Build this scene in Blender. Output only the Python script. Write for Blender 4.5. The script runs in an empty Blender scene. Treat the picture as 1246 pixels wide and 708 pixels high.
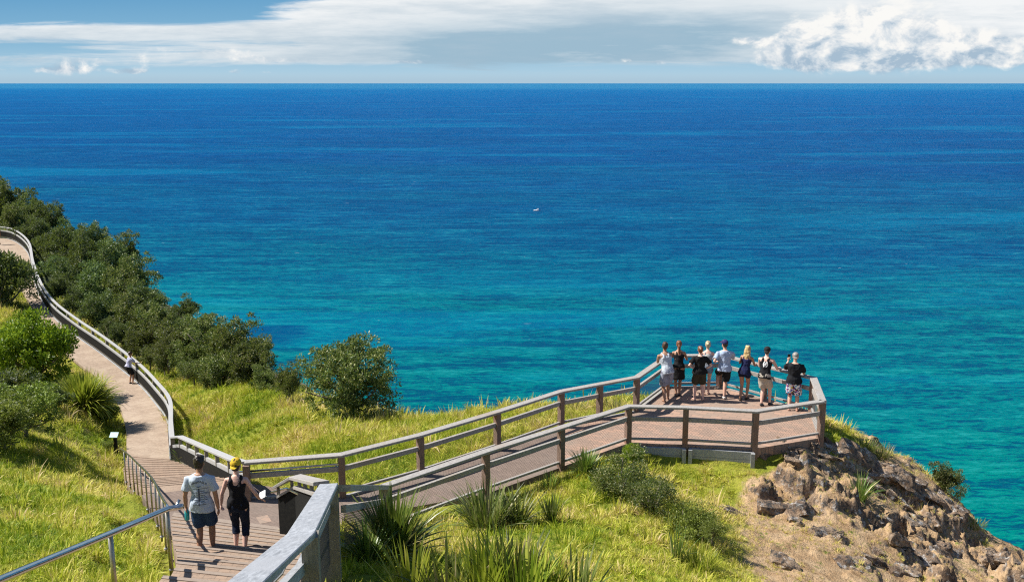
import bpy, bmesh, math, random
import numpy as np
from mathutils import Vector, Matrix, noise as mn
from mathutils.bvhtree import BVHTree
rng = np.random.default_rng(7); random.seed(7)
C = bpy.context.scene.collection
R = math.radians
F, PITCH, CZ = 1200.0, R(11.9), 80.0
CP, SP = math.cos(PITCH), math.sin(PITCH)

# ---------------------------------------------------------------- survey helpers: photo bearing + distance -> place
def _dir(u, v):
    a, b = (u-623)/F, -(v-354)/F
    return a, CP+b*SP, -SP+b*CP
def PD(u, v, D):
    a, y, z = _dir(u, v); t = D/y
    return np.array([a*t, D, CZ+z*t])
def PH(u, v, H):
    a, y, z = _dir(u, v); t = -H/z
    return np.array([a*t, y*t, CZ-H])
def proj(p):
    x, y, z = p[..., 0], p[..., 1], p[..., 2]-CZ
    dep = y*CP - z*SP
    return 623+F*x/dep, 354-F*(y*SP+z*CP)/dep, dep

# ---------------------------------------------------------------- object helpers
def props(o, label=None, cat=None, group=None, kind=None):
    if label: o['label'] = label
    if cat: o['category'] = cat
    if group: o['group'] = group
    if kind: o['kind'] = kind
    return o
def empty(name, loc, label, cat, group=None, rz=0.0):
    o = bpy.data.objects.new(name, None); C.objects.link(o)
    o.location = tuple(loc); o.rotation_euler = (0, 0, rz)
    return props(o, label, cat, group)
def mkmesh(name, verts, faces, mat=None, smooth=False):
    me = bpy.data.meshes.new(name)
    verts = np.asarray(verts, dtype=np.float32).reshape(-1, 3)
    if isinstance(faces, np.ndarray):
        k = faces.shape[1]; n = len(faces)
        me.vertices.add(len(verts)); me.vertices.foreach_set('co', verts.ravel())
        me.loops.add(n*k); me.loops.foreach_set('vertex_index', faces.astype(np.int32).ravel())
        me.polygons.add(n); me.polygons.foreach_set('loop_start', np.arange(0, n*k, k, dtype=np.int32))
        me.update(calc_edges=True)
    else:
        me.from_pydata(verts.tolist(), [], faces); me.update()
    if smooth: me.polygons.foreach_set('use_smooth', [True]*len(me.polygons))
    for m in (mat if isinstance(mat, (list, tuple)) else [mat]):
        if m: me.materials.append(m)
    return me
def obj(name, me, parent=None):
    """verts are in world space; a parent Empty (unrotated) is subtracted"""
    o = bpy.data.objects.new(name, me); C.objects.link(o)
    if parent is not None:
        o.parent = parent
        r = parent
        off = Vector((0, 0, 0))
        while r is not None: off += r.location; r = r.parent
        o.location = (0, 0, 0)
        me.transform(Matrix.Translation(-off))
    return o
class MB:
    def __init__(s): s.v = []; s.f = []
    def add(s, vs, fs):
        n = len(s.v); s.v += [tuple(float(c) for c in p) for p in vs]; s.f += [tuple(i+n for i in f) for f in fs]; return s
    def box(s, c, sx, sy, sz, rz=0):
        cs, sn = math.cos(rz), math.sin(rz); P = []
        for dz in (-.5, .5):
            for dx, dy in ((-.5, -.5), (.5, -.5), (.5, .5), (-.5, .5)):
                x, y = dx*sx, dy*sy
                P.append((c[0]+x*cs-y*sn, c[1]+x*sn+y*cs, c[2]+dz*sz))
        return s.add(P, [(3, 2, 1, 0), (4, 5, 6, 7), (0, 1, 5, 4), (1, 2, 6, 5), (2, 3, 7, 6), (3, 0, 4, 7)])
    def sweep(s, pts, w, h, lat=0.0, zo=0.0, bev=0.0):
        """rectangular timber along a polyline, mitred; top at zo"""
        pts = [np.array(p, float) for p in pts]; n = len(pts); rings = []
        for i in range(n):
            d0 = (pts[i]-pts[i-1])[:2] if i else None
            d1 = (pts[i+1]-pts[i])[:2] if i < n-1 else None
            ds = [d/np.linalg.norm(d) for d in (d0, d1) if d is not None]
            ns = [np.array([-d[1], d[0]]) for d in ds]
            m = sum(ns); m = m/np.linalg.norm(m); k = 1/max(.5, float(m@ns[0]))
            b = bev; prof = [(-w/2+b, zo), (w/2-b, zo), (w/2, zo-b), (w/2, zo-h), (-w/2, zo-h), (-w/2, zo-b)] if b else \
                [(-w/2, zo), (w/2, zo), (w/2, zo-h), (-w/2, zo-h)]
            rings.append([(pts[i][0]+m[0]*k*(a+lat), pts[i][1]+m[1]*k*(a+lat), pts[i][2]+z) for a, z in prof])
        k = len(rings[0]); V = [p for r in rings for p in r]; Fs = []
        for i in range(n-1):
            for j in range(k):
                a, b2 = i*k+j, i*k+(j+1) % k
                Fs.append((a, a+k, b2+k, b2))
        Fs.append(tuple(range(k))); Fs.append(tuple(reversed([(n-1)*k+j for j in range(k)])))
        return s.add(V, Fs)
    def tube(s, pts, rad, seg=10, ry=None):
        pts = [np.array(p, float) for p in pts]; n = len(pts)
        rad = [rad]*n if np.isscalar(rad) else list(rad)
        t = pts[1]-pts[0]; t /= np.linalg.norm(t)
        up = np.array([0, 0, 1.]) if abs(t[2]) < .9 else np.array([0, 1., 0])
        a = np.cross(t, up); a /= np.linalg.norm(a); V = []
        for i in range(n):
            t = pts[min(i+1, n-1)]-pts[max(i-1, 0)]; t /= np.linalg.norm(t)+1e-9
            a = a - t*(a@t); a /= np.linalg.norm(a)+1e-9; b = np.cross(t, a)
            for j in range(seg):
                q = 2*math.pi*j/seg
                V.append(pts[i]+a*math.cos(q)*rad[i]+b*math.sin(q)*rad[i]*(ry if ry else 1))
        Fs = [(i*seg+j, i*seg+(j+1) % seg, (i+1)*seg+(j+1) % seg, (i+1)*seg+j) for i in range(n-1) for j in range(seg)]
        Fs += [tuple(reversed(range(seg))), tuple((n-1)*seg+j for j in range(seg))]
        return s.add(V, Fs)
    def rings(s, rs, seg=20, side=None):
        """rs: (centre, rx, ry) ; elliptic rings, normal along the chain, x axis kept sideways"""
        n = len(rs); V = []; cs = [np.array(r[0], float) for r in rs]
        side = np.array([1., 0, 0]) if side is None else np.array(side, float)
        for i, (c, rx, ry) in enumerate(rs):
            t = cs[min(i+1, n-1)]-cs[max(i-1, 0)]; t /= np.linalg.norm(t)
            a = side - t*(side@t); a /= np.linalg.norm(a); b = np.cross(t, a)
            for j in range(seg):
                q = 2*math.pi*j/seg; cx, sy = math.cos(q), math.sin(q)
                V.append(cs[i]+a*rx*cx+b*ry*sy)
        Fs = [(i*seg+j, i*seg+(j+1) % seg, (i+1)*seg+(j+1) % seg, (i+1)*seg+j) for i in range(n-1) for j in range(seg)]
        Fs += [tuple(reversed(range(seg))), tuple((n-1)*seg+j for j in range(seg))]
        return s.add(V, Fs)
    def ell(s, c, r, seg=14, rg=9, M=None):
        V = []; Fs = []
        for i in range(rg+1):
            th = math.pi*(i+.0001)/(rg+.0002)
            for j in range(seg):
                q = 2*math.pi*j/seg
                p = np.array([math.sin(th)*math.cos(q)*r[0], math.sin(th)*math.sin(q)*r[1], math.cos(th)*r[2]])
                if M is not None: p = M@p
                V.append(p+np.array(c, float))
        for i in range(rg):
            for j in range(seg):
                Fs.append((i*seg+j, (i+1)*seg+j, (i+1)*seg+(j+1) % seg, i*seg+(j+1) % seg))
        Fs += [tuple(range(seg)), tuple(reversed([rg*seg+j for j in range(seg)]))]
        return s.add(V, Fs)
    def build(s, name, mat, parent=None, smooth=False, local=False):
        me = mkmesh(name, s.v, s.f, mat, smooth)
        if local:
            o = bpy.data.objects.new(name, me); C.objects.link(o); o.parent = parent; return o
        return obj(name, me, parent)

# ---------------------------------------------------------------- node helpers
class NT:
    def __init__(s, tree): s.t = tree; s.n = tree.nodes; s.l = tree.links
    def new(s, ty, **kw):
        n = s.n.new(ty)
        for k, v in kw.items(): setattr(n, k, v)
        return n
    def put(s, sock, v):
        if hasattr(v, 'is_output') or isinstance(v, bpy.types.NodeSocket): s.l.new(v, sock)
        else:
            try: sock.default_value = v
            except Exception: sock.default_value = tuple(v)+(1,) if len(v) == 3 else v
    def m(s, op, a, b=0.0, c=None, clamp=False):
        n = s.new('ShaderNodeMath', operation=op, use_clamp=clamp)
        s.put(n.inputs[0], a); s.put(n.inputs[1], b)
        if c is not None: s.put(n.inputs[2], c)
        return n.outputs[0]
    def mix(s, f, a, b, blend='MIX'):
        n = s.new('ShaderNodeMix', data_type='RGBA', blend_type=blend)
        s.put(n.inputs[0], f)
        for i, v in ((6, a), (7, b)): s.put(n.inputs[i], tuple(v)+(1,) if isinstance(v, (tuple, list)) and len(v) == 3 else v)
        return n.outputs[2]
    def noise(s, vec, scale, detail=4, rough=.55, dist=0.0, out=0):
        n = s.new('ShaderNodeTexNoise'); s.l.new(vec, n.inputs['Vector'])
        n.inputs['Scale'].default_value = scale; n.inputs['Detail'].default_value = detail
        n.inputs['Roughness'].default_value = rough; n.inputs['Distortion'].default_value = dist
        return n.outputs[out]
    def ss(s, x, lo, hi):
        n = s.new('ShaderNodeMapRange', interpolation_type='SMOOTHSTEP'); s.put(n.inputs[0], x)
        n.inputs[1].default_value = lo; n.inputs[2].default_value = hi
        return n.outputs[0]
    def lin(s, x, lo, hi, a=0., b=1.):
        n = s.new('ShaderNodeMapRange'); s.put(n.inputs[0], x)
        n.inputs[1].default_value = lo; n.inputs[2].default_value = hi; n.inputs[3].default_value = a; n.inputs[4].default_value = b
        return n.outputs[0]
    def ramp(s, f, stops, interp='LINEAR'):
        n = s.new('ShaderNodeValToRGB'); n.color_ramp.interpolation = interp; e = n.color_ramp.elements
        while len(e) < len(stops): e.new(.5)
        for i, (p, c) in enumerate(stops): e[i].position = p; e[i].color = tuple(c)+(1,)
        s.put(n.inputs[0], f); return n.outputs[0]
    def mapping(s, vec, sc=(1, 1, 1), rot=(0, 0, 0), loc=(0, 0, 0)):
        n = s.new('ShaderNodeMapping'); s.l.new(vec, n.inputs[0])
        n.inputs['Scale'].default_value = sc; n.inputs['Rotation'].default_value = rot; n.inputs['Location'].default_value = loc
        return n.outputs[0]
    def bump(s, h, strength=.5, dist=.02):
        n = s.new('ShaderNodeBump'); s.l.new(h, n.inputs['Height'])
        n.inputs['Strength'].default_value = strength; n.inputs['Distance'].default_value = dist
        return n.outputs[0]
def material(name):
    m = bpy.data.materials.new(name); m.use_nodes = True
    t = NT(m.node_tree); b = m.node_tree.nodes['Principled BSDF']; out = m.node_tree.nodes['Material Output']
    tc = t.new('ShaderNodeTexCoord')
    return m, t, b, out, tc
def simple(name, c1, c2=None, scale=8, rough=.7, bump=.0, bscale=30, metallic=0, stretch=(1, 1, 1), c3=None, spec=.4, bdist=.01):
    m, t, b, out, tc = material(name)
    v = t.mapping(tc.outputs['Object'], stretch)
    c2 = c2 or tuple(x*.8 for x in c1)
    f = t.noise(v, scale, 6, .62)
    st = [(.32, c1), (.68, c2)] if not c3 else [(.3, c1), (.52, c2), (.72, c3)]
    t.put(b.inputs['Base Color'], t.ramp(f, st)); b.inputs['Roughness'].default_value = rough
    b.inputs['Metallic'].default_value = metallic; b.inputs['Specular IOR Level'].default_value = spec
    if bump: t.put(b.inputs['Normal'], t.bump(t.noise(v, bscale, 5, .6), bump, bdist))
    return m
def wood(name, light, dark, warm, axis_scale=(3, 3, 3)):
    m, t, b, out, tc = material(name)
    v = t.mapping(tc.outputs['Object'], axis_scale)
    g = t.noise(v, 6, 8, .7, .6); w = t.noise(tc.outputs['Object'], 1.3, 4, .6); sp = t.noise(tc.outputs['Object'], 40, 3, .7)
    col = t.ramp(g, [(.25, dark), (.5, tuple((a+c)/2 for a, c in zip(light, dark))), (.72, light)])
    col = t.mix(t.ss(w, .5, .72), col, warm)
    col = t.mix(t.m('MULTIPLY', t.ss(sp, .6, .72), .35), col, tuple(x*.35 for x in dark))
    t.put(b.inputs['Base Color'], col); b.inputs['Roughness'].default_value = .75; b.inputs['Specular IOR Level'].default_value = .3
    t.put(b.inputs['Normal'], t.bump(g, .6, .006)); return m
def foliage(name, stops, trans=.3, rough=.5, spec=.35, attr=None):
    m, t, b, out, tc = material(name)
    g = t.new('ShaderNodeNewGeometry')
    f = g.outputs['Random Per Island']
    oi = t.new('ShaderNodeObjectInfo')
    col = t.ramp(f, stops)
    nz = t.noise(tc.outputs['Object'], 1.4, 3, .6)
    col = t.mix(t.ss(nz, .4, .65), col, t.mix(.5, col, stops[0][1]))
    hs = t.new('ShaderNodeHueSaturation'); t.put(hs.inputs['Color'], col)
    t.put(hs.inputs['Value'], t.lin(oi.outputs['Random'], 0, 1, .7, 1.35)); t.put(hs.inputs['Hue'], t.lin(oi.outputs['Random'], 0, 1, .475, .515))
    col = hs.outputs[0]
    t.put(b.inputs['Base Color'], col); b.inputs['Roughness'].default_value = rough; b.inputs['Specular IOR Level'].default_value = spec
    tr = t.new('ShaderNodeBsdfTranslucent'); t.put(tr.inputs[0], t.mix(.5, col, (.25, .32, .03), 'MIX'))
    mx = t.new('ShaderNodeMixShader'); mx.inputs[0].default_value = trans
    t.l.new(b.outputs[0], mx.inputs[1]); t.l.new(tr.outputs[0], mx.inputs[2]); t.l.new(mx.outputs[0], out.inputs[0])
    return m

# ---------------------------------------------------------------- materials
M = {}
M['cap'] = wood('weathered_timber', (.44, .42, .395), (.17, .155, .14), (.3, .255, .21), (4, 4, 4))
M['cap_near'] = wood('weathered_timber_grain', (.43, .45, .48), (.15, .16, .175), (.31, .32, .34), (5, .5, 3))  # weathered grain; the blue cast puts reflected sky into the timber colour
M['cap_far'] = wood('bleached_timber', (.46, .46, .455), (.24, .235, .23), (.35, .33, .3), (6, 6, 6))
M['post'] = wood('red_brown_timber', (.3, .21, .16), (.12, .075, .055), (.24, .12, .08), (9, 9, 1.2))
M['postg'] = wood('grey_post_timber', (.28, .26, .22), (.12, .11, .09), (.2, .19, .13), (9, 9, 1.2))
M['wire'] = simple('black_coated_wire', (.03, .03, .028), (.05, .05, .045), 20, .5)
M['wiredark'] = simple('dark_mesh_screen', (.014, .014, .014), (.024, .024, .022), 20, .8, spec=.03)
M['steel'] = simple('stainless_steel', (.66, .64, .6), (.5, .49, .47), 12, .2, .03, 60, metallic=1.0)
M['steelpost'] = simple('dull_steel_post', (.5, .46, .38), (.36, .33, .26), 12, .42, .03, 60, metallic=1.0)  # brownish tint puts the grass reflection into the steel colour
M['concrete'] = simple('grey_concrete', (.36, .37, .38), (.25, .255, .26), 5, .85, .4, 40)
M['sleeper'] = wood('grey_blue_sleeper', (.4, .41, .42), (.22, .225, .23), (.3, .29, .27), (1.5, 9, 9))
M['white'] = simple('white_paint', (.8, .8, .8), (.74, .75, .76), 5, .5)
M['black'] = simple('black_plastic', (.02, .02, .022), (.03, .03, .03), 8, .4)
M['crown_dark'] = foliage('banksia_leaves', [(0, (.018, .042, .014)), (.4, (.055, .1, .03)), (.75, (.12, .18, .06)), (1, (.32, .36, .17))])
M['crown_tip'] = foliage('banksia_leaves_pale_tips', [(0, (.02, .04, .011)), (.38, (.06, .1, .022)), (.7, (.16, .2, .05)), (1, (.46, .42, .2))])
M['crown_bright'] = foliage('glossy_bright_leaves', [(0, (.05, .11, .006)), (.45, (.15, .27, .01)), (1, (.38, .48, .02))])
M['crown_olive'] = foliage('olive_leaves', [(0, (.05, .075, .012)), (.5, (.14, .19, .025)), (1, (.32, .36, .07))])
M['blade'] = foliage('strap_leaves', [(0, (.04, .08, .012)), (.5, (.1, .16, .025)), (.82, (.2, .26, .05)), (1, (.5, .42, .22))], .2, .38)
M['blade_pale'] = foliage('pale_strap_leaves', [(0, (.06, .1, .02)), (.5, (.12, .17, .035)), (.8, (.24, .26, .08)), (1, (.5, .42, .25))], .2, .45)
M['blade_yellow'] = foliage('yellow_green_strap_leaves', [(0, (.1, .17, .012)), (.5, (.3, .38, .03)), (1, (.55, .56, .09))], .38, .45)
M['bark'] = simple('bark', (.12, .095, .07), (.2, .17, .14), 12, .9, .6, 30)

# rock colours shared by cliff and outcrops
def rock_color(t, v):
    a = t.noise(v, 1.3, 8, .68); b = t.noise(v, 7, 6, .7); c = t.noise(v, 26, 4, .7)
    col = t.ramp(a, [(.3, (.05, .04, .034)), (.43, (.2, .135, .09)), (.55, (.36, .26, .175)), (.7, (.12, .1, .085))])
    col = t.mix(t.ss(b, .47, .62), col, (.06, .058, .056))
    col = t.mix(t.m('MULTIPLY', t.ss(t.noise(v, 4.2, 7, .75), .54, .62), .85), col, (.5, .48, .45))
    col = t.mix(t.m('MULTIPLY', t.ss(c, .58, .7), .6), col, (.035, .03, .028))
    return col, t.m('ADD', t.m('MULTIPLY', b, .7), t.m('MULTIPLY', c, .3))
m, t, b, out, tc = material('rock'); M['rock'] = m
col, h = rock_color(t, tc.outputs['Object'])
t.put(b.inputs['Base Color'], col); b.inputs['Roughness'].default_value = .9; b.inputs['Specular IOR Level'].default_value = .2
t.put(b.inputs['Normal'], t.bump(h, .9, .12))
# ================================================================ ROUTE SURVEY
LP = [  # lower path: left edge px, right edge px, metres below the eye, far to near
    ((-60, 296), (-14, 289), 13.9), ((-25, 299), (14, 292), 13.9), ((0, 322), (34, 308), 13.9), ((18, 342), (40, 335), 13.9), ((33, 364), (50, 364), 14.0),
    ((48, 392), (65, 386), 14.1), ((68, 418), (90, 407), 14.2), ((98, 444), (125, 432), 14.3), ((128, 468), (166, 465), 14.5),
    ((146, 498), (190, 492), 14.0), ((153, 522), (205, 515), 13.5), ((154, 545), (206.5, 545), 13.1), ((155, 562), (208, 566), 12.85)]
PL = [(PH(*l, h), PH(*r, h)) for l, r, h in LP]
def G(D): return 2.8+.32*D                      # upper stair line, metres below the eye
def smooth_line(pts, n=6):
    pts = [np.array(p, float) for p in pts]; out = []
    for i in range(len(pts)-1):
        p0, p1, p2, p3 = pts[max(i-1, 0)], pts[i], pts[i+1], pts[min(i+2, len(pts)-1)]
        for k in range(n):
            s = k/n
            out.append(.5*((2*p1)+(-p0+p2)*s+(2*p0-5*p1+4*p2-p3)*s*s+(-p0+3*p1-3*p2+p3)*s**3))
    out.append(pts[-1]); return out
lowL = smooth_line([a for a, b in PL], 5); lowR = smooth_line([b for a, b in PL], 5)
# lower flight (from the path end up to the landing) and upper flight, as left/right edges
ZL = CZ-9.4                                      # landing
flightL = [PL[-1][0], PH(150, 580, 11.64), PH(162, 595, 10.6), np.array([-8.45, 21.3, ZL])]
flightR = [PL[-1][1], PH(236, 577, 11.8), np.array([-7.9, 25.3, CZ-10.75]), np.array([-6.1, 21.9, ZL])]
upL = [np.array([-7.1, 19.3, CZ-9.08]), np.array([-6.4, 17.2, CZ-G(17.2)]), np.array([-5.6, 15.1, CZ-G(15.1)]), np.array([-5.0, 13.6, CZ-G(13.6)]), np.array([-4.62, 12.4, CZ-G(12.4)]), np.array([-4.75, 8.6, CZ-G(8.6)]), np.array([-4.8, 1.0, CZ-G(1.0)])]
upR = [np.array([-4.75, 18.6, CZ-9.0]), np.array([-4.25, 17, CZ-G(17)]), np.array([-2.62, 12.6, CZ-G(12.6)]), np.array([-1.95, 8.2, CZ-G(8.2)]), np.array([-1.8, 1.0, CZ-G(1.0)])]
ZW = CZ-9.25; ZC = CZ-8.2                         # walkway floor, rail cap
far_px = [(298, 561, 8.35), (415, 552, 8.2), (511, 528, 8.2), (605, 500, 8.2), (683, 475, 8.2), (775, 458, 8.2), (813, 432, 8.2), (878, 431, 8.2), (990, 459, 8.2), (1001, 487, 8.2),
          (920, 499, 8.2), (835, 494.5, 8.2), (765, 493, 8.2), (683, 519, 8.2), (591, 548, 8.2), (467, 590, 8.2)]
cap = [PH(*p) for p in far_px]                    # the loop of the timber rail, cap centre line
def xy(p): return np.array(p[:2], float)
plat_poly = [xy(cap[i]) for i in (4, 5, 6, 7, 8, 9, 10, 11, 12, 13)]
walk_poly = [xy((-6.3, 21.9))]+[xy(cap[i]) for i in (1, 2, 3, 4)]+[xy(cap[13]), xy(cap[14])]+[xy((-2.75, 20.3)), xy((-3.8, 19.5)), xy((-4.7, 18.5)), xy((-7.2, 19.15)), xy((-7.8, 20.1)), xy((-8.5, 21.2))]

# ================================================================ TERRAIN
ctl = []
for i in range(0, len(PL)):
    for e in PL[i]: ctl.append(e-np.array([0, 0, .08]))
for A_ in (flightL, flightR, upL, upR):
    for p in A_: ctl.append(p-np.array([0, 0, .05]))
for q in cap[:6]+cap[12:]: ctl.append(np.array([q[0], q[1], ZW-.08]))
for u, v, D in [(0, 500, 33), (0, 600, 20), (0, 708, 12.5), (100, 600, 23), (100, 500, 37), (60, 540, 28), (-120, 540, 25), (-120, 640, 16), (40, 640, 16.6), (110, 660, 15.2), (150, 700, 13.3),
                (250, 480, 41), (250, 530, 31), (330, 520, 30), (400, 535, 27.5), (330, 482, 38), (450, 508, 32), (500, 515, 29.5), (560, 511, 28.5), (625, 505, 28.6), (700, 498, 29.0),
                (350, 590, 22.5), (450, 570, 23.5), (780, 500, 28), (450, 660, 16.2), (480, 708, 13.2), (600, 708, 13.0), (600, 645, 18.4), (750, 708, 14), (750, 640, 18.5), (700, 580, 22.3),
                (770, 560, 23.4), (800, 578, 23.3), (835, 589, 23.2), (880, 591, 23.2), (925, 591, 23.2), (860, 622, 20.8), (860, 700, 16.5), (930, 640, 21), (930, 708, 17.5), (1000, 600, 22.8), (1000, 541, 25.3), (1034, 541, 26.3),
                (1070, 549, 26.4), (1100, 562, 26.2), (1150, 605, 25.6), (1190, 641, 25.2), (1240, 672, 25.0), (1080, 620, 23.5), (1100, 708, 20), (1246, 708, 22.5), (1180, 682, 23), (1010, 660, 20.5)]:
    ctl.append(PD(u, v, D))
for x, y, H in [(0, 0, 2.9), (5, 4, 5.0), (0, 7, 5.2), (8, 10, 7.6), (15, 14, 10.4), (14, 6, 8), (-10, 4, 3.6), (-16, 8, 5.0), (-28, 20, 8), (-30, 45, 12.2), (-36, 62, 12.8), (-45, 72, 12.8), (-60, 88, 12.8), (-50, 100, 14), (-24, 33, 10.4), (-26, 50, 13.0), (22, 20, 13.2), (35, 15, 17)]:
    ctl.append(np.array([x, y, CZ-H]))
ctl = np.array(ctl)
def tps_fit(P, lam=.02):
    n = len(P); d = np.linalg.norm(P[:, None, :2]-P[None, :, :2], axis=2)
    K = np.where(d > 0, d*d*np.log(d+1e-12), 0)+lam*np.eye(n)
    T = np.c_[np.ones(n), P[:, :2]]
    A_ = np.block([[K, T], [T.T, np.zeros((3, 3))]])
    return np.linalg.solve(A_, np.r_[P[:, 2], 0, 0, 0])
W = tps_fit(ctl, .3)
def tps(X):
    X = X.reshape(-1, 2); out = np.empty(len(X))
    for i in range(0, len(X), 20000):
        x = X[i:i+20000]; d2 = ((x[:, None, :]-ctl[None, :, :2])**2).sum(2)
        out[i:i+20000] = (.5*d2*np.log(d2+1e-12))@W[:-3]+W[-3]+x@W[-2:]
    return out
crest = np.array([(-120, 180), (-85, 135), (-52, 104), (-41, 85), (-30, 68), (-21, 55), (-15, 48)] +
                 [tuple(xy(PD(u, v, D))) for u, v, D in [(335, 484, 38.5), (400, 497, 34.5), (455, 509, 32), (500, 516, 29.8), (560, 511, 28.8), (625, 505, 29.0), (700, 498, 29.6), (790, 500, 29.9)]] +
                 [(6.6, 30.2), (9.4, 27.3)] + [tuple(xy(PD(u, v, D))) for u, v, D in [(1034, 541, 26.5), (1070, 549, 26.4), (1100, 562, 26.2), (1150, 605, 25.6), (1190, 641, 25.2), (1240, 672, 25.0)]] + [(22, 24), (34, 18), (70, -5)])
def seg_dist(X, A_, B_):
    d = B_-A_; tt = np.clip(((X-A_)@d)/(d@d), 0, 1); c = A_+tt[:, None]*d
    return np.linalg.norm(X-c, axis=1), tt, c
def crest_signed(X):
    best = np.full(len(X), 1e9); cp = np.zeros_like(X); sg = np.zeros(len(X))
    for i in range(len(crest)-1):
        A_, B_ = crest[i], crest[i+1]; d, tt, c = seg_dist(X, A_, B_)
        k = d < best-1e-9
        dd = B_-A_; side = dd[0]*(X[:, 1]-A_[1])-dd[1]*(X[:, 0]-A_[0])
        best[k] = d[k]; cp[k] = c[k]; sg[k] = side[k]
    return best*np.where(sg > 0, 1, -1), cp
def poly_sd(X, poly):
    best = np.full(len(X), 1e9); ins = np.zeros(len(X), bool); n = len(poly)
    for i in range(n):
        A_, B_ = poly[i], poly[(i+1) % n]
        best = np.minimum(best, seg_dist(X, A_, B_)[0])
        c = ((A_[1] > X[:, 1]) != (B_[1] > X[:, 1]))
        xx = A_[0]+(X[:, 1]-A_[1])/(B_[1]-A_[1]+1e-12)*(B_[0]-A_[0])
        ins ^= c & (X[:, 0] < xx)
    return np.where(ins, -best, best)
def strip(L, Rr, n=14):
    """resample two edges to the same count"""
    def rs(P):
        P = np.array(P); d = np.r_[0, np.cumsum(np.linalg.norm(np.diff(P, axis=0), axis=1))]; q = np.linspace(0, d[-1], n)
        return np.c_[[np.interp(q, d, P[:, k]) for k in range(3)]].T
    return rs(L), rs(Rr)
lanes = [(np.array(lowL), np.array(lowR)), strip(flightL, flightR), strip(upL, upR)]
def sstep(x): x = np.clip(x, 0, 1); return x*x*(3-2*x)
def fnoise(X, sc, oct=4, off=0.0):
    return np.array([mn.fractal(Vector((x*sc+off, y*sc, off)), 1.0, 2.0, oct, noise_basis='PERLIN_ORIGINAL') for x, y in X])
def rockmask(X, z):
    u, v, dep = proj(np.c_[X, z])
    bnd = np.interp(X[:, 1], [10, 14, 17, 19, 21, 22.5, 23.6, 24.4, 26], [4.4, 4.0, 3.6, 3.7, 4.2, 4.5, 5.2, 7.2, 9.0])
    return sstep((X[:, 0]-bnd)/2.2)
def height(X, detail=True):
    sd, cp = crest_signed(X)
    base = tps(X)
    over = np.maximum(sd, 0)
    zc = tps(cp)
    drop = np.where(over < 3, .12*over+.12*over**2, 1.44+.84*(over-3)+.02*(over-3)**1.2)
    z = np.where(sd > 0, zc-drop, base)
    rm = rockmask(X, z)
    if detail:
        n1 = fnoise(X, .35, 4, 3.1); n2 = fnoise(X, 1.7, 4, 9.2)
        z = z+.16*n1*(1-rm)+.045*n2*(1-rm)
        k = np.where((rm > .02))[0]
        rk = np.zeros(len(X))
        for i in k:
            x, y = X[i]
            p = Vector((x, y*1.15+z[i]*.4, z[i]*.7))
            d1 = mn.voronoi(p*.55)[0]; d2 = mn.voronoi(p*1.5)[0]; d3 = mn.voronoi(p*4.2)[0]
            ff = mn.fractal(p*1.1, 1, 2, 5); st_ = (z[i]*.9+x*.35+ff*.5)*2.6; st_ = abs((st_ % 1)-.5)*2
            rk[i] = .78*(min(d1[1]-d1[0], .4)-.24)+.3*(min(d2[1]-d2[0], .22)-.12)+.11*(min(d3[1]-d3[0], .25)-.1)+.34*ff+.26*(st_**3-.25)+.05*mn.fractal(p*6, 1, 2, 4)
            am = min(1, max(0, (mn.fractal(Vector((x*.45+3.3, y*.45, 7.7)), 1, 2, 2)+.02+(y-22.3)*.2+(x-9)*.03)*3)); rk[i] = rk[i]*(.2+.85*am)*(1-.72*min(1, max(0, (sd[i]+1.5)/1.3)))
        z = z+rk*rm
        z = np.where(sd > 6, z+np.clip((sd-6)/20, 0, 1)*3*fnoise(X, .09, 4, 5.5)*np.where(sd > 6, 1, 0), z)
    # keep the ground just under paths, stairs and deck
    for L, Rr in lanes:
        Cn = (L+Rr)/2; hw = np.linalg.norm(L-Rr, axis=1)/2
        bd = np.full(len(X), 1e9); zz = np.zeros(len(X))
        for i in range(len(Cn)-1):
            d, tt, c = seg_dist(X, Cn[i, :2], Cn[i+1, :2])
            e = d-(hw[i]*(1-tt)+hw[i+1]*tt); k = e < bd
            bd[k] = e[k]; zz[k] = (Cn[i, 2]*(1-tt)+Cn[i+1, 2]*tt)[k]
        w = 1-sstep((bd-.25)/1.1); lo = np.where(bd < .12, .22, .05)
        z = z*(1-w)+(zz-lo)*w
    sdw = poly_sd(X, walk_poly); w = 1-sstep((sdw-.2)/.9); z = z*(1-w)+(ZW-np.where(sdw < .1, .2, .06))*w
    sdp = poly_sd(X, plat_poly); w = 1-sstep((sdp-.02)/.22); z = z*(1-w)+(ZW-.25)*w
    z = np.where(sdw < .12, np.minimum(z, ZW-.12), z); z = np.where(sdp < .08, np.minimum(z, ZW-.2), z)
    for L, Rr in lanes:
        Cn = (L+Rr)/2; hw = np.linalg.norm(L-Rr, axis=1)/2; bd = np.full(len(X), 1e9); zz = np.zeros(len(X))
        for i in range(len(Cn)-1):
            d, tt, c = seg_dist(X, Cn[i, :2], Cn[i+1, :2]); e = d-(hw[i]*(1-tt)+hw[i+1]*tt); k = (e < bd) & ((tt > 0.001) & (tt < .999) | (d < .6))
            bd[k] = e[k]; zz[k] = (Cn[i, 2]*(1-tt)+Cn[i+1, 2]*tt)[k]
        z = np.where(bd < .1, np.minimum(z, zz-.14), z)
    return z, rm, sd
def axis(segs):
    out = [segs[0][0]]
    for a, b_, st in segs:
        n = max(1, int(round((b_-a)/st))); out += list(np.linspace(a, b_, n+1)[1:])
    return np.array(out)
gx = axis([(-110, -50, 3), (-50, -18, .5), (-18, -8, .2), (-8, 4, .14), (4, 15.5, .06), (15.5, 22, .4), (22, 130, 4)])
gy = axis([(-8, 4, 1.2), (4, 11, .4), (11, 16, .13), (16, 28.5, .07), (28.5, 45, .25), (45, 90, .6), (90, 230, 4)])
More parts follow.
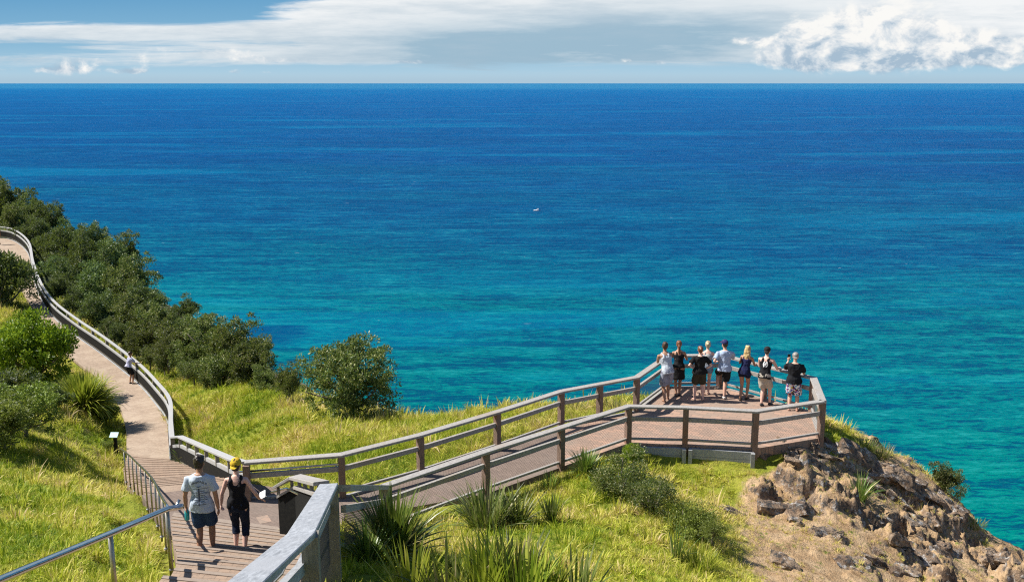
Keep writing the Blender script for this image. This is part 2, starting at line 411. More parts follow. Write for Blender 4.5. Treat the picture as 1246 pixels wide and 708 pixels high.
XX, YY = np.meshgrid(gx, gy); GP = np.c_[XX.ravel(), YY.ravel()]
GZ, RM, SD = height(GP)
GZ = np.maximum(GZ, -6)
nx, ny = len(gx), len(gy)
idx = np.arange(nx*ny).reshape(ny, nx)
fc = np.stack([idx[:-1, :-1], idx[:-1, 1:], idx[1:, 1:], idx[1:, :-1]], -1).reshape(-1, 4)
keep = (GZ[fc].max(1) > -5.5); fc = fc[keep]
ZG = GZ.reshape(ny, nx)
def ground(X):
    X = np.atleast_2d(X); i = np.clip(np.searchsorted(gx, X[:, 0])-1, 0, nx-2); j = np.clip(np.searchsorted(gy, X[:, 1])-1, 0, ny-2)
    a = (X[:, 0]-gx[i])/(gx[i+1]-gx[i]); c = (X[:, 1]-gy[j])/(gy[j+1]-gy[j])
    return ZG[j, i]*(1-a)*(1-c)+ZG[j, i+1]*a*(1-c)+ZG[j+1, i]*(1-a)*c+ZG[j+1, i+1]*a*c
def gz(x, y): return float(ground(np.array([[x, y]]))[0])
me = mkmesh('hillside', np.c_[GP, GZ], fc, None, True)
at = me.attributes.new('rocky', 'FLOAT', 'POINT'); at.data.foreach_set('value', RM.astype(np.float32))
at = me.attributes.new('over', 'FLOAT', 'POINT'); at.data.foreach_set('value', np.clip(SD, -10, 50).astype(np.float32))
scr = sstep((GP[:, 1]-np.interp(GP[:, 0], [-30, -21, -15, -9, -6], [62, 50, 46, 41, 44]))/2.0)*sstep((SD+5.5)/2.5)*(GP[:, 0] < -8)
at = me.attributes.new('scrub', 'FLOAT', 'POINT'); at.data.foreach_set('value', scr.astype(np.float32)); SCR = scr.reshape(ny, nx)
m, t, b, out, tc = material('hillside_ground')
P_ = tc.outputs['Object']
ra = t.new('ShaderNodeAttribute', attribute_name='rocky').outputs['Fac']
ov = t.new('ShaderNodeAttribute', attribute_name='over').outputs['Fac']
g = t.ramp(t.noise(P_, .7, 6, .65), [(.3, (.15, .2, .02)), (.5, (.27, .28, .035)), (.7, (.38, .31, .1))])
g = t.mix(t.ss(t.noise(P_, 9, 5, .7), .56, .72), g, (.07, .11, .015))
soil = t.ramp(t.noise(P_, 2.2, 9, .75), [(.28, (.18, .11, .055)), (.42, (.4, .26, .14)), (.6, (.52, .37, .22)), (.78, (.3, .19, .11))])
soil = t.mix(t.m('MULTIPLY', t.ss(t.noise(P_, 17, 5, .75), .54, .66), .6), soil, (.1, .065, .04))
soil = t.mix(t.ss(t.noise(P_, 3.1, 6, .7), .56, .66), soil, (.14, .17, .03))
rc, h = rock_color(t, P_)
geo = t.new('ShaderNodeNewGeometry'); sx = t.new('ShaderNodeSeparateXYZ'); t.l.new(geo.outputs['Normal'], sx.inputs[0])
steep = t.m('SUBTRACT', 1.0, t.ss(t.m('ADD', sx.outputs[2], t.m('MULTIPLY', t.noise(P_, 3.5, 5, .7), .5)), .9, 1.08))
rs = t.mix(steep, soil, rc)
col = t.mix(t.ss(t.m('ADD', ra, t.m('MULTIPLY', t.m('SUBTRACT', t.noise(P_, 1.1, 5, .7), .5), 1.3)), .3, .6), g, rs)
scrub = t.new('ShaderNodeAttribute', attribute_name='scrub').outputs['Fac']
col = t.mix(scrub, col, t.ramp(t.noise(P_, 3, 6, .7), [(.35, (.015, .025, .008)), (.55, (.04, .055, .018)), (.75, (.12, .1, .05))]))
col = t.mix(t.ss(ov, 9, 18), col, t.mix(t.ss(t.noise(P_, .3, 5), .45, .6), rc, (.06, .08, .02)))
t.put(b.inputs['Base Color'], col); b.inputs['Roughness'].default_value = .95; b.inputs['Specular IOR Level'].default_value = .15
t.put(b.inputs['Normal'], t.bump(t.m('ADD', h, t.noise(P_, 14, 5, .7)), .8, .07))
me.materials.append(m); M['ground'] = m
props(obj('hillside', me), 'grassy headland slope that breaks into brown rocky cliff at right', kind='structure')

# angular rock chunks bedded in the cliff
def rock_chunks(name, seeds, label):
    V, Fc = [], []
    for (u, v, D, r, n) in seeds:
        c0 = PD(u, v, D)
        for k in range(n):
            x, y = c0[0]+random.gauss(0, r), c0[1]+random.gauss(0, r*.7)
            sz = random.uniform(.13, .36)*random.choice((.6, 1, 1, 1.5))*(.6+r*.5); z = gz(x, y)+sz*random.uniform(-.42, .12)
            pts = []
            ax = Vector((random.uniform(1.0, 2.1), random.uniform(.7, 1.2), random.uniform(.35, .7)))*sz
            rot = Matrix.Rotation(random.gauss(.42, .12), 3, 'Y')@Matrix.Rotation(random.gauss(.15, .35), 3, 'Z')@Matrix.Rotation(random.gauss(.2, .12), 3, 'X')
            bm = bmesh.new()
            for _ in range(15):
                p = Vector((random.gauss(0, 1), random.gauss(0, 1), random.gauss(0, 1))).normalized()
                m_ = max(abs(p.x), abs(p.y), abs(p.z)); p = p/(m_**.9)
                bm.verts.new(rot@Vector((p.x*ax.x, p.y*ax.y, p.z*ax.z)))
            bmesh.ops.convex_hull(bm, input=bm.verts)
            bmesh.ops.delete(bm, geom=[q for q in bm.verts if not q.link_faces], context='VERTS')
            bmesh.ops.triangulate(bm, faces=bm.faces)
            bmesh.ops.subdivide_edges(bm, edges=bm.edges, cuts=3, use_grid_fill=True)
            for q in bm.verts:
                w = q.co+Vector((x, y, z))
                nn = mn.fractal(w*2.6, 1, 2, 5)*.16*sz/.3*.9+mn.fractal(w*9, 1, 2, 3)*.03
                q.co += q.co.normalized()*nn
            o0 = len(V); bm.verts.index_update()
            V += [tuple(q.co+Vector((x, y, z))) for q in bm.verts]; Fc += [tuple(q.index+o0 for q in f.verts) for f in bm.faces]
            bm.free()
    props(obj(name, mkmesh(name, V, Fc, M['rock'])), label, kind='structure')
rock_chunks('cliff_rocks', [(985, 555, 24.8, .45, 14), (1010, 545, 25.4, .4, 12), (960, 565, 24.2, .35, 8), (1030, 560, 25.2, .5, 10), (1060, 575, 25.0, .6, 10), (1090, 585, 25.0, .6, 10), (1100, 610, 24.0, .5, 5),
            (1130, 600, 25.1, .5, 5), (1140, 640, 23.8, .5, 5), (1205, 672, 24.0, .5, 7), (1230, 692, 23.6, .4, 6), (1160, 690, 22.6, .5, 4), (1040, 620, 23.1, .4, 5)],
            'dark angular rocks bedded in the brown cliff beside the platform')
rock_chunks('slope_rocks', [(965, 628, 21.8, .3, 7), (985, 645, 21.2, .25, 4), (1060, 680, 20.9, .4, 5), (1040, 700, 20.0, .3, 3), (955, 690, 18.9, .12, 3), (880, 610, 21.6, .15, 3), (1110, 660, 22, .4, 5)],
            'low weathered rocks breaking through the dry slope')
# ================================================================ SEA
def sea():
    rs = np.r_[0, 120, 250, 500, 1000, 2000, 4000, 9000, 20000, 50000, 160000]; V = []; n = 64
    for r in rs:
        for k in range(n): V.append((r*math.cos(2*math.pi*k/n), 30+r*math.sin(2*math.pi*k/n), 0))
    Fs = [(i*n+k, (i+1)*n+k, (i+1)*n+(k+1) % n, i*n+(k+1) % n) for i in range(len(rs)-1) for k in range(n)]
    m, t, b, out, tc = material('sea_water')
    g = t.new('ShaderNodeNewGeometry'); pos = g.outputs['Position']
    sx = t.new('ShaderNodeSeparateXYZ'); t.l.new(pos, sx.inputs[0])
    shore = t.m('ADD', sx.outputs[1], t.m('MULTIPLY', sx.outputs[0], .12))
    big = t.noise(t.mapping(pos, (.0022, .006, .01)), 1, 5, .55)
    lg = t.m('LOGARITHM', t.m('ADD', t.m('MAXIMUM', shore, 1.0), t.m('MULTIPLY', t.m('MULTIPLY', t.m('SUBTRACT', big, .5), 1.3), t.m('MAXIMUM', shore, 1.0))), 10.0)
    col = t.ramp(t.lin(lg, 2.0, 4.2), [(0, (.0, .195, .132)), (.12, (.0, .18, .142)), (.2, (.0, .132, .148)), (.31, (.0, .082, .165)), (.48, (.0, .06, .19)), (.72, (.0, .08, .25)), (.93, (.0, .11, .3)), (1, (.02, .17, .34))])  # paler last stop puts a soft horizon haze into the water colour
    # wind streaks and swell across the view: lit crests, shaded troughs put in colour
    s1 = t.noise(t.mapping(pos, (.035, .16, .1), (0, 0, .12)), 1, 6, .62, .4)
    s2 = t.noise(t.mapping(pos, (.22, .62, .3), (0, 0, -.1)), 1, 5, .65, .5)
    s3 = t.noise(t.mapping(pos, (.006, .035, .1), (0, 0, .05)), 1, 5, .6, .3)
    s4 = t.noise(t.mapping(pos, (.5, 1.5, .3), (0, 0, .05)), 1, 5, .7, .5)
    s = t.m('ADD', t.m('ADD', t.m('MULTIPLY', s1, .36), t.m('MULTIPLY', s2, .36)), t.m('ADD', t.m('MULTIPLY', s3, .14), t.m('MULTIPLY', s4, .22)))
    col = t.mix(t.ss(s, .565, .49), col, t.mix(.74, col, (.0, .03, .1)))
    col = t.mix(t.m('MULTIPLY', t.ss(s, .57, .64), .45), col, t.mix(.6, col, (.03, .33, .34)))
    wind = t.noise(t.mapping(pos, (.0016, .0075, .01), (0, 0, .08), (3, 1, 0)), 1, 5, .6, .6)
    col = t.mix(t.m('MULTIPLY', t.ss(wind, .48, .62), .3), col, t.mix(.5, col, (.0, .03, .12)))
    col = t.mix(t.m('MULTIPLY', t.ss(wind, .46, .36), .22), col, (.0, .2, .34))
    # weed-dark reef patch
    dx = t.m('DIVIDE', t.m('SUBTRACT', sx.outputs[0], -78.0), 11.0); dy = t.m('DIVIDE', t.m('SUBTRACT', sx.outputs[1], 312.0), 13.0)
    rr = t.m('ADD', t.m('ADD', t.m('MULTIPLY', dx, dx), t.m('MULTIPLY', dy, dy)), t.m('MULTIPLY', t.m('SUBTRACT', s1, .5), 3.0))
    col = t.mix(t.m('MULTIPLY', t.m('SUBTRACT', 1.0, t.ss(rr, .3, 2.0)), .6), col, (.0, .03, .12))
    # scattered whitecaps
    wc = t.noise(t.mapping(pos, (.12, .4, .3)), 1, 3, .5); gate = t.noise(t.mapping(pos, (.01, .02, .1)), 1, 3, .6)
    cap_ = t.m('MULTIPLY', t.ss(wc, .745, .775), t.ss(gate, .5, .6))
    col = t.mix(t.m('MULTIPLY', cap_, .8), col, (.6, .7, .75))
    t.put(b.inputs['Base Color'], col); b.inputs['Roughness'].default_value = .4; b.inputs['Specular IOR Level'].default_value = .05; b.inputs['IOR'].default_value = 1.12
    bh = t.m('ADD', t.m('MULTIPLY', s1, 1.0), t.m('ADD', t.m('MULTIPLY', s2, .5), t.m('MULTIPLY', t.noise(t.mapping(pos, (1.1, 2.3, 1)), 1, 4, .6), .16)))
    t.put(b.inputs['Normal'], t.bump(bh, .7, 1.6))
    props(obj('sea', mkmesh('sea', V, Fs, m)), 'turquoise to deep blue ocean reaching the horizon', kind='structure')
sea()

# ================================================================ WORLD
SUN_E, SUN_A = R(50), R(9)      # elevation; azimuth beyond due left
sd = Vector((-math.cos(SUN_A)*math.cos(SUN_E), math.sin(SUN_A)*math.cos(SUN_E), math.sin(SUN_E)))
w = bpy.data.worlds.new('World'); bpy.context.scene.world = w; w.use_nodes = True
t = NT(w.node_tree); bg = w.node_tree.nodes['Background']; wo = w.node_tree.nodes['World Output']
sky = t.new('ShaderNodeTexSky', sky_type='NISHITA', sun_disc=False, sun_elevation=SUN_E, sun_rotation=math.atan2(sd.x, sd.y), altitude=50, air_density=1.0, dust_density=.3, ozone_density=2.5)
t.l.new(sky.outputs[0], bg.inputs[0]); bg.inputs[1].default_value = .065
tc = t.new('ShaderNodeTexCoord'); sx = t.new('ShaderNodeSeparateXYZ'); t.l.new(tc.outputs['Generated'], sx.inputs[0])
ay = t.m('MAXIMUM', t.m('ABSOLUTE', sx.outputs[1]), .08)
A_ = t.m('DIVIDE', sx.outputs[0], ay); E_ = t.m('DIVIDE', sx.outputs[2], ay)   # tangent of azimuth, of elevation
cb = t.new('ShaderNodeCombineXYZ'); t.put(cb.inputs[0], A_); t.put(cb.inputs[1], t.m('MULTIPLY', E_, 1.0)); cv = cb.outputs[0]
def bumpf(a0, sa, e0, se, amp):
    p = t.m('POWER', t.m('DIVIDE', t.m('SUBTRACT', A_, a0), sa), 2.0); q = t.m('POWER', t.m('DIVIDE', t.m('SUBTRACT', E_, e0), se), 2.0)
    return t.m('MULTIPLY', t.m('EXPONENT', t.m('MULTIPLY', t.m('ADD', p, q), -1.0)), amp)
def au(u): return (u-623)/1226
def ev(v): return (101-v)/1283
def addall(L):
    r = L[0]
    for q in L[1:]: r = t.m('ADD', r, q)
    return r
# high streaky layer
wv = t.noise(t.mapping(cv, (3, 20, 1)), 1, 3, .5, 0, 1)
n1 = t.m('ADD', t.m('MULTIPLY', t.noise(t.mapping(cv, (5.5, 46, 1), (0, 0, .03), (2.3, 1.1, 0)), 1, 10, .64, .8), .62), t.m('MULTIPLY', t.noise(t.mapping(cv, (7, 125, 1), (0, 0, .05), (1.3, 4.1, 0)), 1, 8, .66, .5), .4))
cov = addall([bumpf(au(30), .24, ev(40), .014, .36), bumpf(au(180), .14, ev(36), .009, .22), bumpf(au(40), .28, ev(75), .01, .2), bumpf(au(260), .14, ev(68), .01, .22),
              bumpf(au(480), .16, ev(18), .02, .46), bumpf(au(660), .2, ev(22), .035, .5), bumpf(au(900), .25, ev(8), .032, .48), bumpf(au(1150), .2, ev(12), .035, .55), bumpf(au(430), .12, ev(62), .01, .22),
              bumpf(au(700), .25, ev(60), .02, .34), bumpf(au(215), .11, ev(8), .015, -.35), bumpf(au(-100), .25, ev(5), .014, -.2), bumpf(au(0), 9, .16, .08, .12)])
d1 = t.ss(t.m('ADD', n1, cov), .7, .93)
n2 = t.noise(t.mapping(cv, (26, 40, 1), (0, 0, 0), (.7, 3.0, 0)), 1, 12, .62, .35)
cu = addall([bumpf(au(955), .04, ev(70), .012, .62), bumpf(au(975), .03, ev(44), .014, .55), bumpf(au(1065), .075, ev(36), .04, .62), bumpf(au(1150), .09, ev(55), .018, .45), bumpf(au(1040), .05, ev(72), .01, .4), bumpf(au(1235), .05, ev(62), .018, .48), bumpf(au(1170), .06, ev(72), .006, .35),
             bumpf(au(760), .012, ev(74), .003, .3), bumpf(au(795), .014, ev(76), .0035, .38), bumpf(au(905), .03, ev(49), .005, .34), bumpf(au(250), .05, ev(62), .006, .36), bumpf(au(340), .07, ev(73), .006, .36), bumpf(au(130), .07, ev(72), .006, .3), bumpf(au(60), .1, ev(85), .006, .36), bumpf(au(165), .02, ev(87), .004, .38), bumpf(au(290), .012, ev(87), .004, .38), bumpf(au(325), .012, ev(88), .003, .36), bumpf(au(490), .03, ev(75), .003, .4)])
d2 = t.m('MULTIPLY', t.ss(t.m('ADD', n2, cu), .74, 1.02), .95)
n2b = t.noise(t.mapping(cv, (26, 40, 1), (0, 0, 0), (.7+.03*8, 3.0-.3, 0)), 1, 7, .62, .35)
relief = t.lin(t.m('ADD', t.m('MULTIPLY', t.m('SUBTRACT', n2, n2b), 1.3), t.m('MULTIPLY', t.m('SUBTRACT', E_, ev(62)), 4.0)), -.16, .16)
c2 = t.ramp(relief, [(0, (.38, .5, .62)), (.42, (.64, .71, .77)), (.8, (.86, .87, .87)), (1, (.95, .94, .91))])
grey = addall([bumpf(au(740), .17, ev(55), .03, 1.0), bumpf(au(560), .12, ev(62), .025, .8), bumpf(au(880), .12, ev(35), .03, .5), bumpf(au(40), .3, ev(52), .014, .55), bumpf(au(120), .3, ev(78), .01, .4)])
n3 = t.noise(t.mapping(cv, (7, 50, 1), (0, 0, 0), (5, 2, 0)), 1, 9, .65)
c1 = t.mix(t.m('MINIMUM', t.m('MULTIPLY', grey, t.lin(n3, .3, .7, .6, 1.25)), 1.0), (.88, .9, .91), (.33, .49, .61))
c1 = t.mix(t.m('MULTIPLY', t.ss(n3, .42, .7), .45), c1, (.42, .54, .64))
skyc = t.ramp(t.m('MULTIPLY', E_, 1/.09), [(0, (.5, .66, .76)), (.12, (.4, .6, .74)), (.45, (.24, .47, .66)), (1, (.12, .34, .58))])
cc = t.mix(d1, skyc, c1); cc = t.mix(d2, cc, c2)
cc = t.mix(t.m('SUBTRACT', 1.0, t.ss(E_, .001, .012)), cc, (.4, .56, .68))
b2 = t.new('ShaderNodeBackground'); t.l.new(cc, b2.inputs[0]); b2.inputs[1].default_value = .57
lowsky = t.m('SUBTRACT', 1.0, t.ss(sx.outputs[2], .1, .3))
ms = t.new('ShaderNodeMixShader'); t.put(ms.inputs[0], t.m('MULTIPLY', lowsky, 1.0)); t.l.new(bg.outputs[0], ms.inputs[1]); t.l.new(b2.outputs[0], ms.inputs[2]); t.l.new(ms.outputs[0], wo.inputs[0])
sl = bpy.data.lights.new('sun', 'SUN'); sl.energy = 4.6; sl.angle = R(.53); sl.color = (1, .95, .87)
so = bpy.data.objects.new('sun', sl); C.objects.link(so); so.rotation_euler = (-sd).to_track_quat('-Z', 'Y').to_euler(); so.location = (-30, 10, 130)

# ================================================================ PATHS, STAIRS, DECK
def paver_mat(name, c1, c2, c3, mortar, sc, rough_noise=.3, rot=0.0):
    m, t, b, out, tc = material(name)
    v = t.mapping(tc.outputs['Object'], (1, 1, 1), (0, 0, rot))
    br = t.new('ShaderNodeTexBrick'); t.l.new(v, br.inputs['Vector'])
    br.inputs['Scale'].default_value = sc; br.inputs['Mortar Size'].default_value = .012; br.inputs['Brick Width'].default_value = .5; br.inputs['Row Height'].default_value = .25
    br.inputs['Color1'].default_value = c1+(1,); br.inputs['Color2'].default_value = c2+(1,); br.inputs['Mortar'].default_value = mortar+(1,)
    n = t.noise(v, .9, 6, .65); n2 = t.noise(v, 22, 4, .7)
    col = t.mix(t.m('MULTIPLY', t.ss(n, .45, .65), .55), br.outputs[0], c3)
    col = t.mix(t.m('MULTIPLY', t.ss(n2, .5, .7), rough_noise), col, tuple(x*.45 for x in c3))
    t.put(b.inputs['Base Color'], col); b.inputs['Roughness'].default_value = .9; b.inputs['Specular IOR Level'].default_value = .2
    t.put(b.inputs['Normal'], t.bump(t.m('ADD', br.outputs['Fac'], t.m('MULTIPLY', n2, -.8)), -.35, .006)); return m
M['path'] = paver_mat('worn_path_surface', (.38, .29, .215), (.3, .225, .165), (.44, .355, .27), (.2, .155, .125), 3.2, .5, .7)
M['walkfloor'] = paver_mat('brown_walkway_pavers', (.22, .165, .135), (.18, .135, .11), (.2, .165, .14), (.13, .1, .085), 3.0, .45, .75)
M['deck'] = paver_mat('red_brick_pavers', (.4, .255, .185), (.28, .2, .155), (.28, .225, .18), (.2, .15, .12), 1.5, .3, .5)
M['tread'] = paver_mat('stair_infill', (.33, .235, .17), (.27, .195, .145), (.34, .265, .2), (.15, .115, .09), 3.0, .5, .1)
def ribbon(name, L, Rr, mat, th=.14, kerb=None, label=None):
    mb = MB(); n = len(L); V = []
    for a, c in zip(L, Rr):
        V += [a, c, c-np.array([0, 0, th]), a-np.array([0, 0, th])]
    Fs = []
    for i in range(n-1):
        for j in range(4):
            a, b_ = i*4+j, i*4+(j+1) % 4; Fs.append((a, b_, b_+4, a+4))
    mb.add(V, Fs); return props(mb.build(name, mat), label, kind='structure')
ribbon('path', lowL, lowR, M['path'], label='worn paved footpath winding down along the headland')
# pale concrete edging along both sides of the path
for nm, P_, s in (('path_kerb', lowR, 1),):
    mb = MB(); mb.sweep([p+np.array([0, 0, .03]) for p in P_], .07, .16); props(mb.build(nm, M['concrete']), 'narrow concrete edging of the footpath', kind='structure')
def stairs(name, L, Rr, n, label, over=.03, edge='nosing'):
    a, c = strip(L, Rr, n+1)
    tr, ed = MB(), MB()
    for i in range(n):
        # level tread between station i and i+1, at the height of the higher end
        hi, lo = (i, i+1) if a[i, 2] > a[i+1, 2] else (i+1, i)
        z = (a[hi, 2]+c[hi, 2])/2
        q = [np.array([*p[:2], z]) for p in (a[hi], c[hi], c[lo], a[lo])]
        lw = [p-np.array([0, 0, .3]) for p in q]
        tr.add(q+lw, [(0, 1, 2, 3), (4, 7, 6, 5), (0, 4, 5, 1), (1, 5, 6, 2), (2, 6, 7, 3), (3, 7, 4, 0)])
        d = (q[0]-q[3]); d /= np.linalg.norm(d)
        n0, n1 = q[3], q[2]
        ed.add([p+np.array([*(d[:2]*k), h]) for p in (n0, n1) for k, h in ((-over, .012), (.045, .012), (.045, -.07), (-over, -.07))],
               [(0, 1, 2, 3), (7, 6, 5, 4), (0, 4, 5, 1), (1, 5, 6, 2), (2, 6, 7, 3), (3, 7, 4, 0)])
    o = props(tr.build(name, M['tread']), label, kind='structure')
    ed.build('nosing', M[edge], o)
M['nosing'] = wood('worn_timber_nosing', (.34, .27, .215), (.19, .15, .12), (.27, .215, .17), (2, 10, 10))
stairs('stairs', flightL, flightR, 15, 'lower flight of broad shallow steps from path up to the landing', edge='tread')
stairs('stairs', upL[::-1], upR[::-1], 34, 'upper flight of timber-edged steps where the couple walks')
def slab(name, poly, z, th, mat, label):
    n = len(poly); V = [(p[0], p[1], z) for p in poly]+[(p[0], p[1], z-th) for p in poly]
    ar = sum(poly[i][0]*poly[(i+1) % n][1]-poly[(i+1) % n][0]*poly[i][1] for i in range(n))
    if ar < 0: V = V[:n][::-1]+V[n:][::-1]
    return props(MB().add(V, [tuple(range(n)), tuple(reversed(range(n, 2*n)))]+[(i, i+n, (i+1) % n+n, (i+1) % n) for i in range(n)]).build(name, mat), label, kind='structure')
slab('walkway', walk_poly, ZW, .3, M['walkfloor'], 'brown paved landing and walkway leading to the lookout')
slab('lookout_deck', plat_poly, ZW+.006, .5, M['deck'], 'red brick paved floor of the lookout platform')

# ================================================================ TIMBER RAILS
def resample(P, step):
    P = np.array(P, float); d = np.r_[0, np.cumsum(np.linalg.norm(np.diff(P, axis=0), axis=1))]
    n = max(2, int(round(d[-1]/step))+1); q = np.linspace(0, d[-1], n)
    return np.c_[[np.interp(q, d, P[:, k]) for k in range(3)]].T
def wires(mb, P, top, bot, pitch, rad, lat=0.0):
    """diamond mesh: two families of straight wires clipped to each bay"""
    for i in range(len(P)-1):
        a, c = np.array(P[i], float), np.array(P[i+1], float); L = np.linalg.norm((c-a)[:2]); e = (c-a)/L
        nrm = np.array([-e[1], e[0], 0]); nrm /= np.linalg.norm(nrm)
        H = top-bot
        def P2(s, h): return a+e*s+np.array([0, 0, bot+h])+nrm*lat
        for sg in (1, -1):
            s = -H if sg > 0 else 0
            while s < (L if sg > 0 else L+H):
                s0, h0, s1, h1 = (s, 0, s+H, H) if sg > 0 else (s, 0, s-H, H)
                lo, hi = 0.0, 1.0; ds = s1-s0
                for bound, sgn in ((0, 1), (L, -1)):
                    tb = (bound-s0)/ds
                    if (ds > 0) == (sgn > 0): lo = max(lo, tb)
                    else: hi = min(hi, tb)
                if hi > lo+.01:
                    p, q = P2(s0+ds*lo, H*lo), P2(s0+ds*hi, H*hi)
                    dz = np.array([0, 0, rad]); dn = nrm*rad
                    mb.add([p-dz, p+dn, p+dz, p-dn, q-dz, q+dn, q+dz, q-dn], [(0, 1, 5, 4), (1, 2, 6, 5), (2, 3, 7, 6), (3, 0, 4, 7)])
                s += pitch
def timber_rail(label, P, posts, zfloor, cw=.2, capm='cap', postm='post', mesh=True, pitch=.08, wr=.0021, screen=False, mid=.3, ps=.14, group=None, bottom=True, spacers=False, lat_in=0.0, post_drop=.35, ct=.055):
    """P: cap line (top centre). zfloor(i or point)-> depth of floor below cap (1.05 by default)"""
    P = [np.array(p, float) for p in P]
    base = np.array([P[0][0], P[0][1], P[0][2]-zfloor])
    e = empty('timber_railing', base, label, 'railing', group)
    MB().sweep(P, cw, ct, bev=.008).build('top_rail', M[capm], e)
    MB().sweep(P, .07, .11, lat=lat_in, zo=-mid).build('middle_rail', M[capm], e)
    if bottom: MB().sweep(P, .06, .055, lat=lat_in, zo=-zfloor+.17).build('bottom_rail', M[capm if not screen else 'postg'], e)
    for p in posts:
        p = np.array(p, float); k = int(np.argmin([np.linalg.norm(p[:2]-q[:2]) for q in P])); d = P[min(k+1, len(P)-1)]-P[max(k-1, 0)]
        h = zfloor+post_drop-.057
        MB().box((p[0], p[1], p[2]-.057-h/2), ps, ps, h, math.atan2(d[1], d[0])).build('post', M[postm], e)
    if mesh:
        mb = MB()
        if screen:
            mb.sweep(P, .012, zfloor-mid-.3, lat=lat_in-.05, zo=-mid-.1); mb.build('mesh_screen', M['wiredark'], e)
        else:
            wires(mb, P, -mid-.11, -zfloor+.2, pitch, wr, lat=lat_in); mb.build('wire_mesh', M['wire'], e)
    return e
up = np.array([0, 0, 1.05])
# lower path, seaward side
capP = [p+up+np.array([.12, 0, 0]) for p in lowR]
timber_rail('long pale timber railing curving down the sea side of the footpath', capP, resample(capP, 2.4), 1.05, cw=.15, capm='cap_far', postm='postg', screen=True, lat_in=-.08)
# beside the lower flight
c0 = capP[-1]
st = [c0, PD(219, 530, 31.0), PH(281, 556.5, 8.83), cap[0]]
timber_rail('timber railing with dark screen beside the lower steps behind the couple', st, resample(st[1:], 2.1), 1.05, cw=.2, capm='cap_far', postm='postg', screen=True, ps=.1)
# far side of the walkway
fw = cap[0:7]
mids = [(cap[i]+cap[i+1])/2 for i in (0,)]
timber_rail('timber and wire railing along the far side of the walkway', fw, [cap[0]+np.array([.05, -.1, 0]), cap[1]]+[cap[2], cap[3], cap[4], (cap[4]+cap[5])/2, cap[5]], 1.05, cw=.2)
pf = cap[6:10]
timber_rail('timber railing at the tip of the lookout that the eight people lean on', pf, [cap[6], cap[7], (cap[7]+cap[8])*.5, cap[8]], 1.05, cw=.2)
nf = cap[9:16]
timber_rail('near timber railing of the lookout and walkway with red-brown posts', nf, [cap[9], cap[10], cap[11], cap[12], cap[13], cap[14]], 1.05, cw=.2)
# stair-side railing: from the landing post back up past the big corner post towards the viewer
A0 = PH(400, 588, 5.31); K0 = PD(366, 648, 8.2); B0 = PD(297, 708, 6.0); B1 = B0+(B0-K0)*np.array([.9, 2.0, 1.4])
ep = timber_rail('outer timber railing from the corner post down to the walkway railing', [cap[15], A0+np.array([.18, .03, -.03])], [cap[15]], 1.1, cw=.22, capm='cap', postm='postg', ps=.2, pitch=.08, wr=.002, bottom=False, ct=.1)
run = [A0, K0, B0, B1]
e = timber_rail('thick grey stair handrail wall in the foreground with grainy top board', run, [], 1.35, bottom=False, cw=.25, capm='cap_near', postm='postg', pitch=.045, wr=.002, lat_in=-.02)
MB().box((A0[0]+.02, A0[1], A0[2]-.057-.9), .2, .17, 1.8, .1).build('post', M['postg'], e)
MB().box((K0[0]+.06, K0[1]+.1, K0[2]-.06-.9), .15, .15, 1.8, .1).build('post', M['postg'], e)
P1 = PH(337, 589.5, 7.2); Pm = PH(359, 578, 6.9)
e = empty('timber_railing', P1-up, 'dark boarded wing of the stair railing beside the woman in black', 'railing')
MB().sweep([P1, Pm, A0+np.array([-.12, .1, -.01])], .22, .055, bev=.008).build('top_rail', M['cap'], e)
ln = [P1+np.array([.02, 0, 0]), Pm, A0+np.array([-.16, .14, 0])]
MB().sweep(ln, .1, .05, zo=-.2).build('middle_rail', M['cap'], e)
MB().sweep(ln, .04, .82, zo=-.25).build('board_panel', M['wiredark'], e)  # near-black material: the shade on this face is put into its colour
for k, s in enumerate(np.linspace(0, 1, 6)):
    p = np.array(ln[0])*(1-s/.25)+np.array(ln[1])*(s/.25) if s < .25 else np.array(ln[1])*(1-(s-.25)/.75)+np.array(ln[2])*((s-.25)/.75)
    MB().box((p[0], p[1], p[2]-.13), .05, .05, .15).build('spacer', M['postg'], e)
# steel handrails
def steel(label, P, posts, ground_pts=None, rad=.022, name='steel_handrail', group=None, pl=.92):
    e = empty(name, np.array(P[0])-np.array([0, 0, pl]), label, 'handrail', group)
    MB().tube(P, rad, 10).build('rail', M['steel'], e, True)
    for p in posts:
        p = np.array(p, float); MB().tube([p-np.array([0, 0, pl+.1]), p-np.array([0, 0, .02])], rad*.8, 8).build('post', M['steelpost'], e, True)
        MB().tube([p-np.array([0, 0, pl+.02]), p-np.array([0, 0, pl-.004])], .035, 12).build('base_flange', M['concrete'], e, True)
    return e
def G2(D): return 2.93+.31*D
hr = [PD(146, 545.5, 27.6), PH(157, 553.5, G2(25.0)-.92-.05), PH(167, 563, 8.95), PH(184.6, 581, 7.85), PH(196, 603, G(16)-.92), PH(204, 616, G(14.5)-.92)]
hr = smooth_line(hr, 5); e1 = hr[-1]
hr2 = hr+[e1+np.array([.08, -.05, -.02]), e1+np.array([.15, -.02, .02]), e1+np.array([.18, .04, .1])]
pp = resample(hr, 1.35)
steel('curving steel handrail with close posts down the left of the steps', hr2, pp[1:], rad=.024)
r1 = [PD(-70, 735, 7.4), PD(0, 705, 8.7), PD(134, 649, 11.5), PD(203, 619, 13.5)]
r1b = r1+[r1[-1]+np.array([.1, .12, -.03]), r1[-1]+np.array([.2, .1, 0])]
steel('upper steel handrail reflecting blue sky at the bottom left', r1b, [PD(-40, 722, 8.0), r1[2], r1[3]], rad=.042, pl=.95)
ih = [PH(291, 574, 8.62), PH(416, 564, 8.42), PH(417.5, 566.5, 8.48), PH(415, 568, 8.52), PH(409, 568, 8.53)]
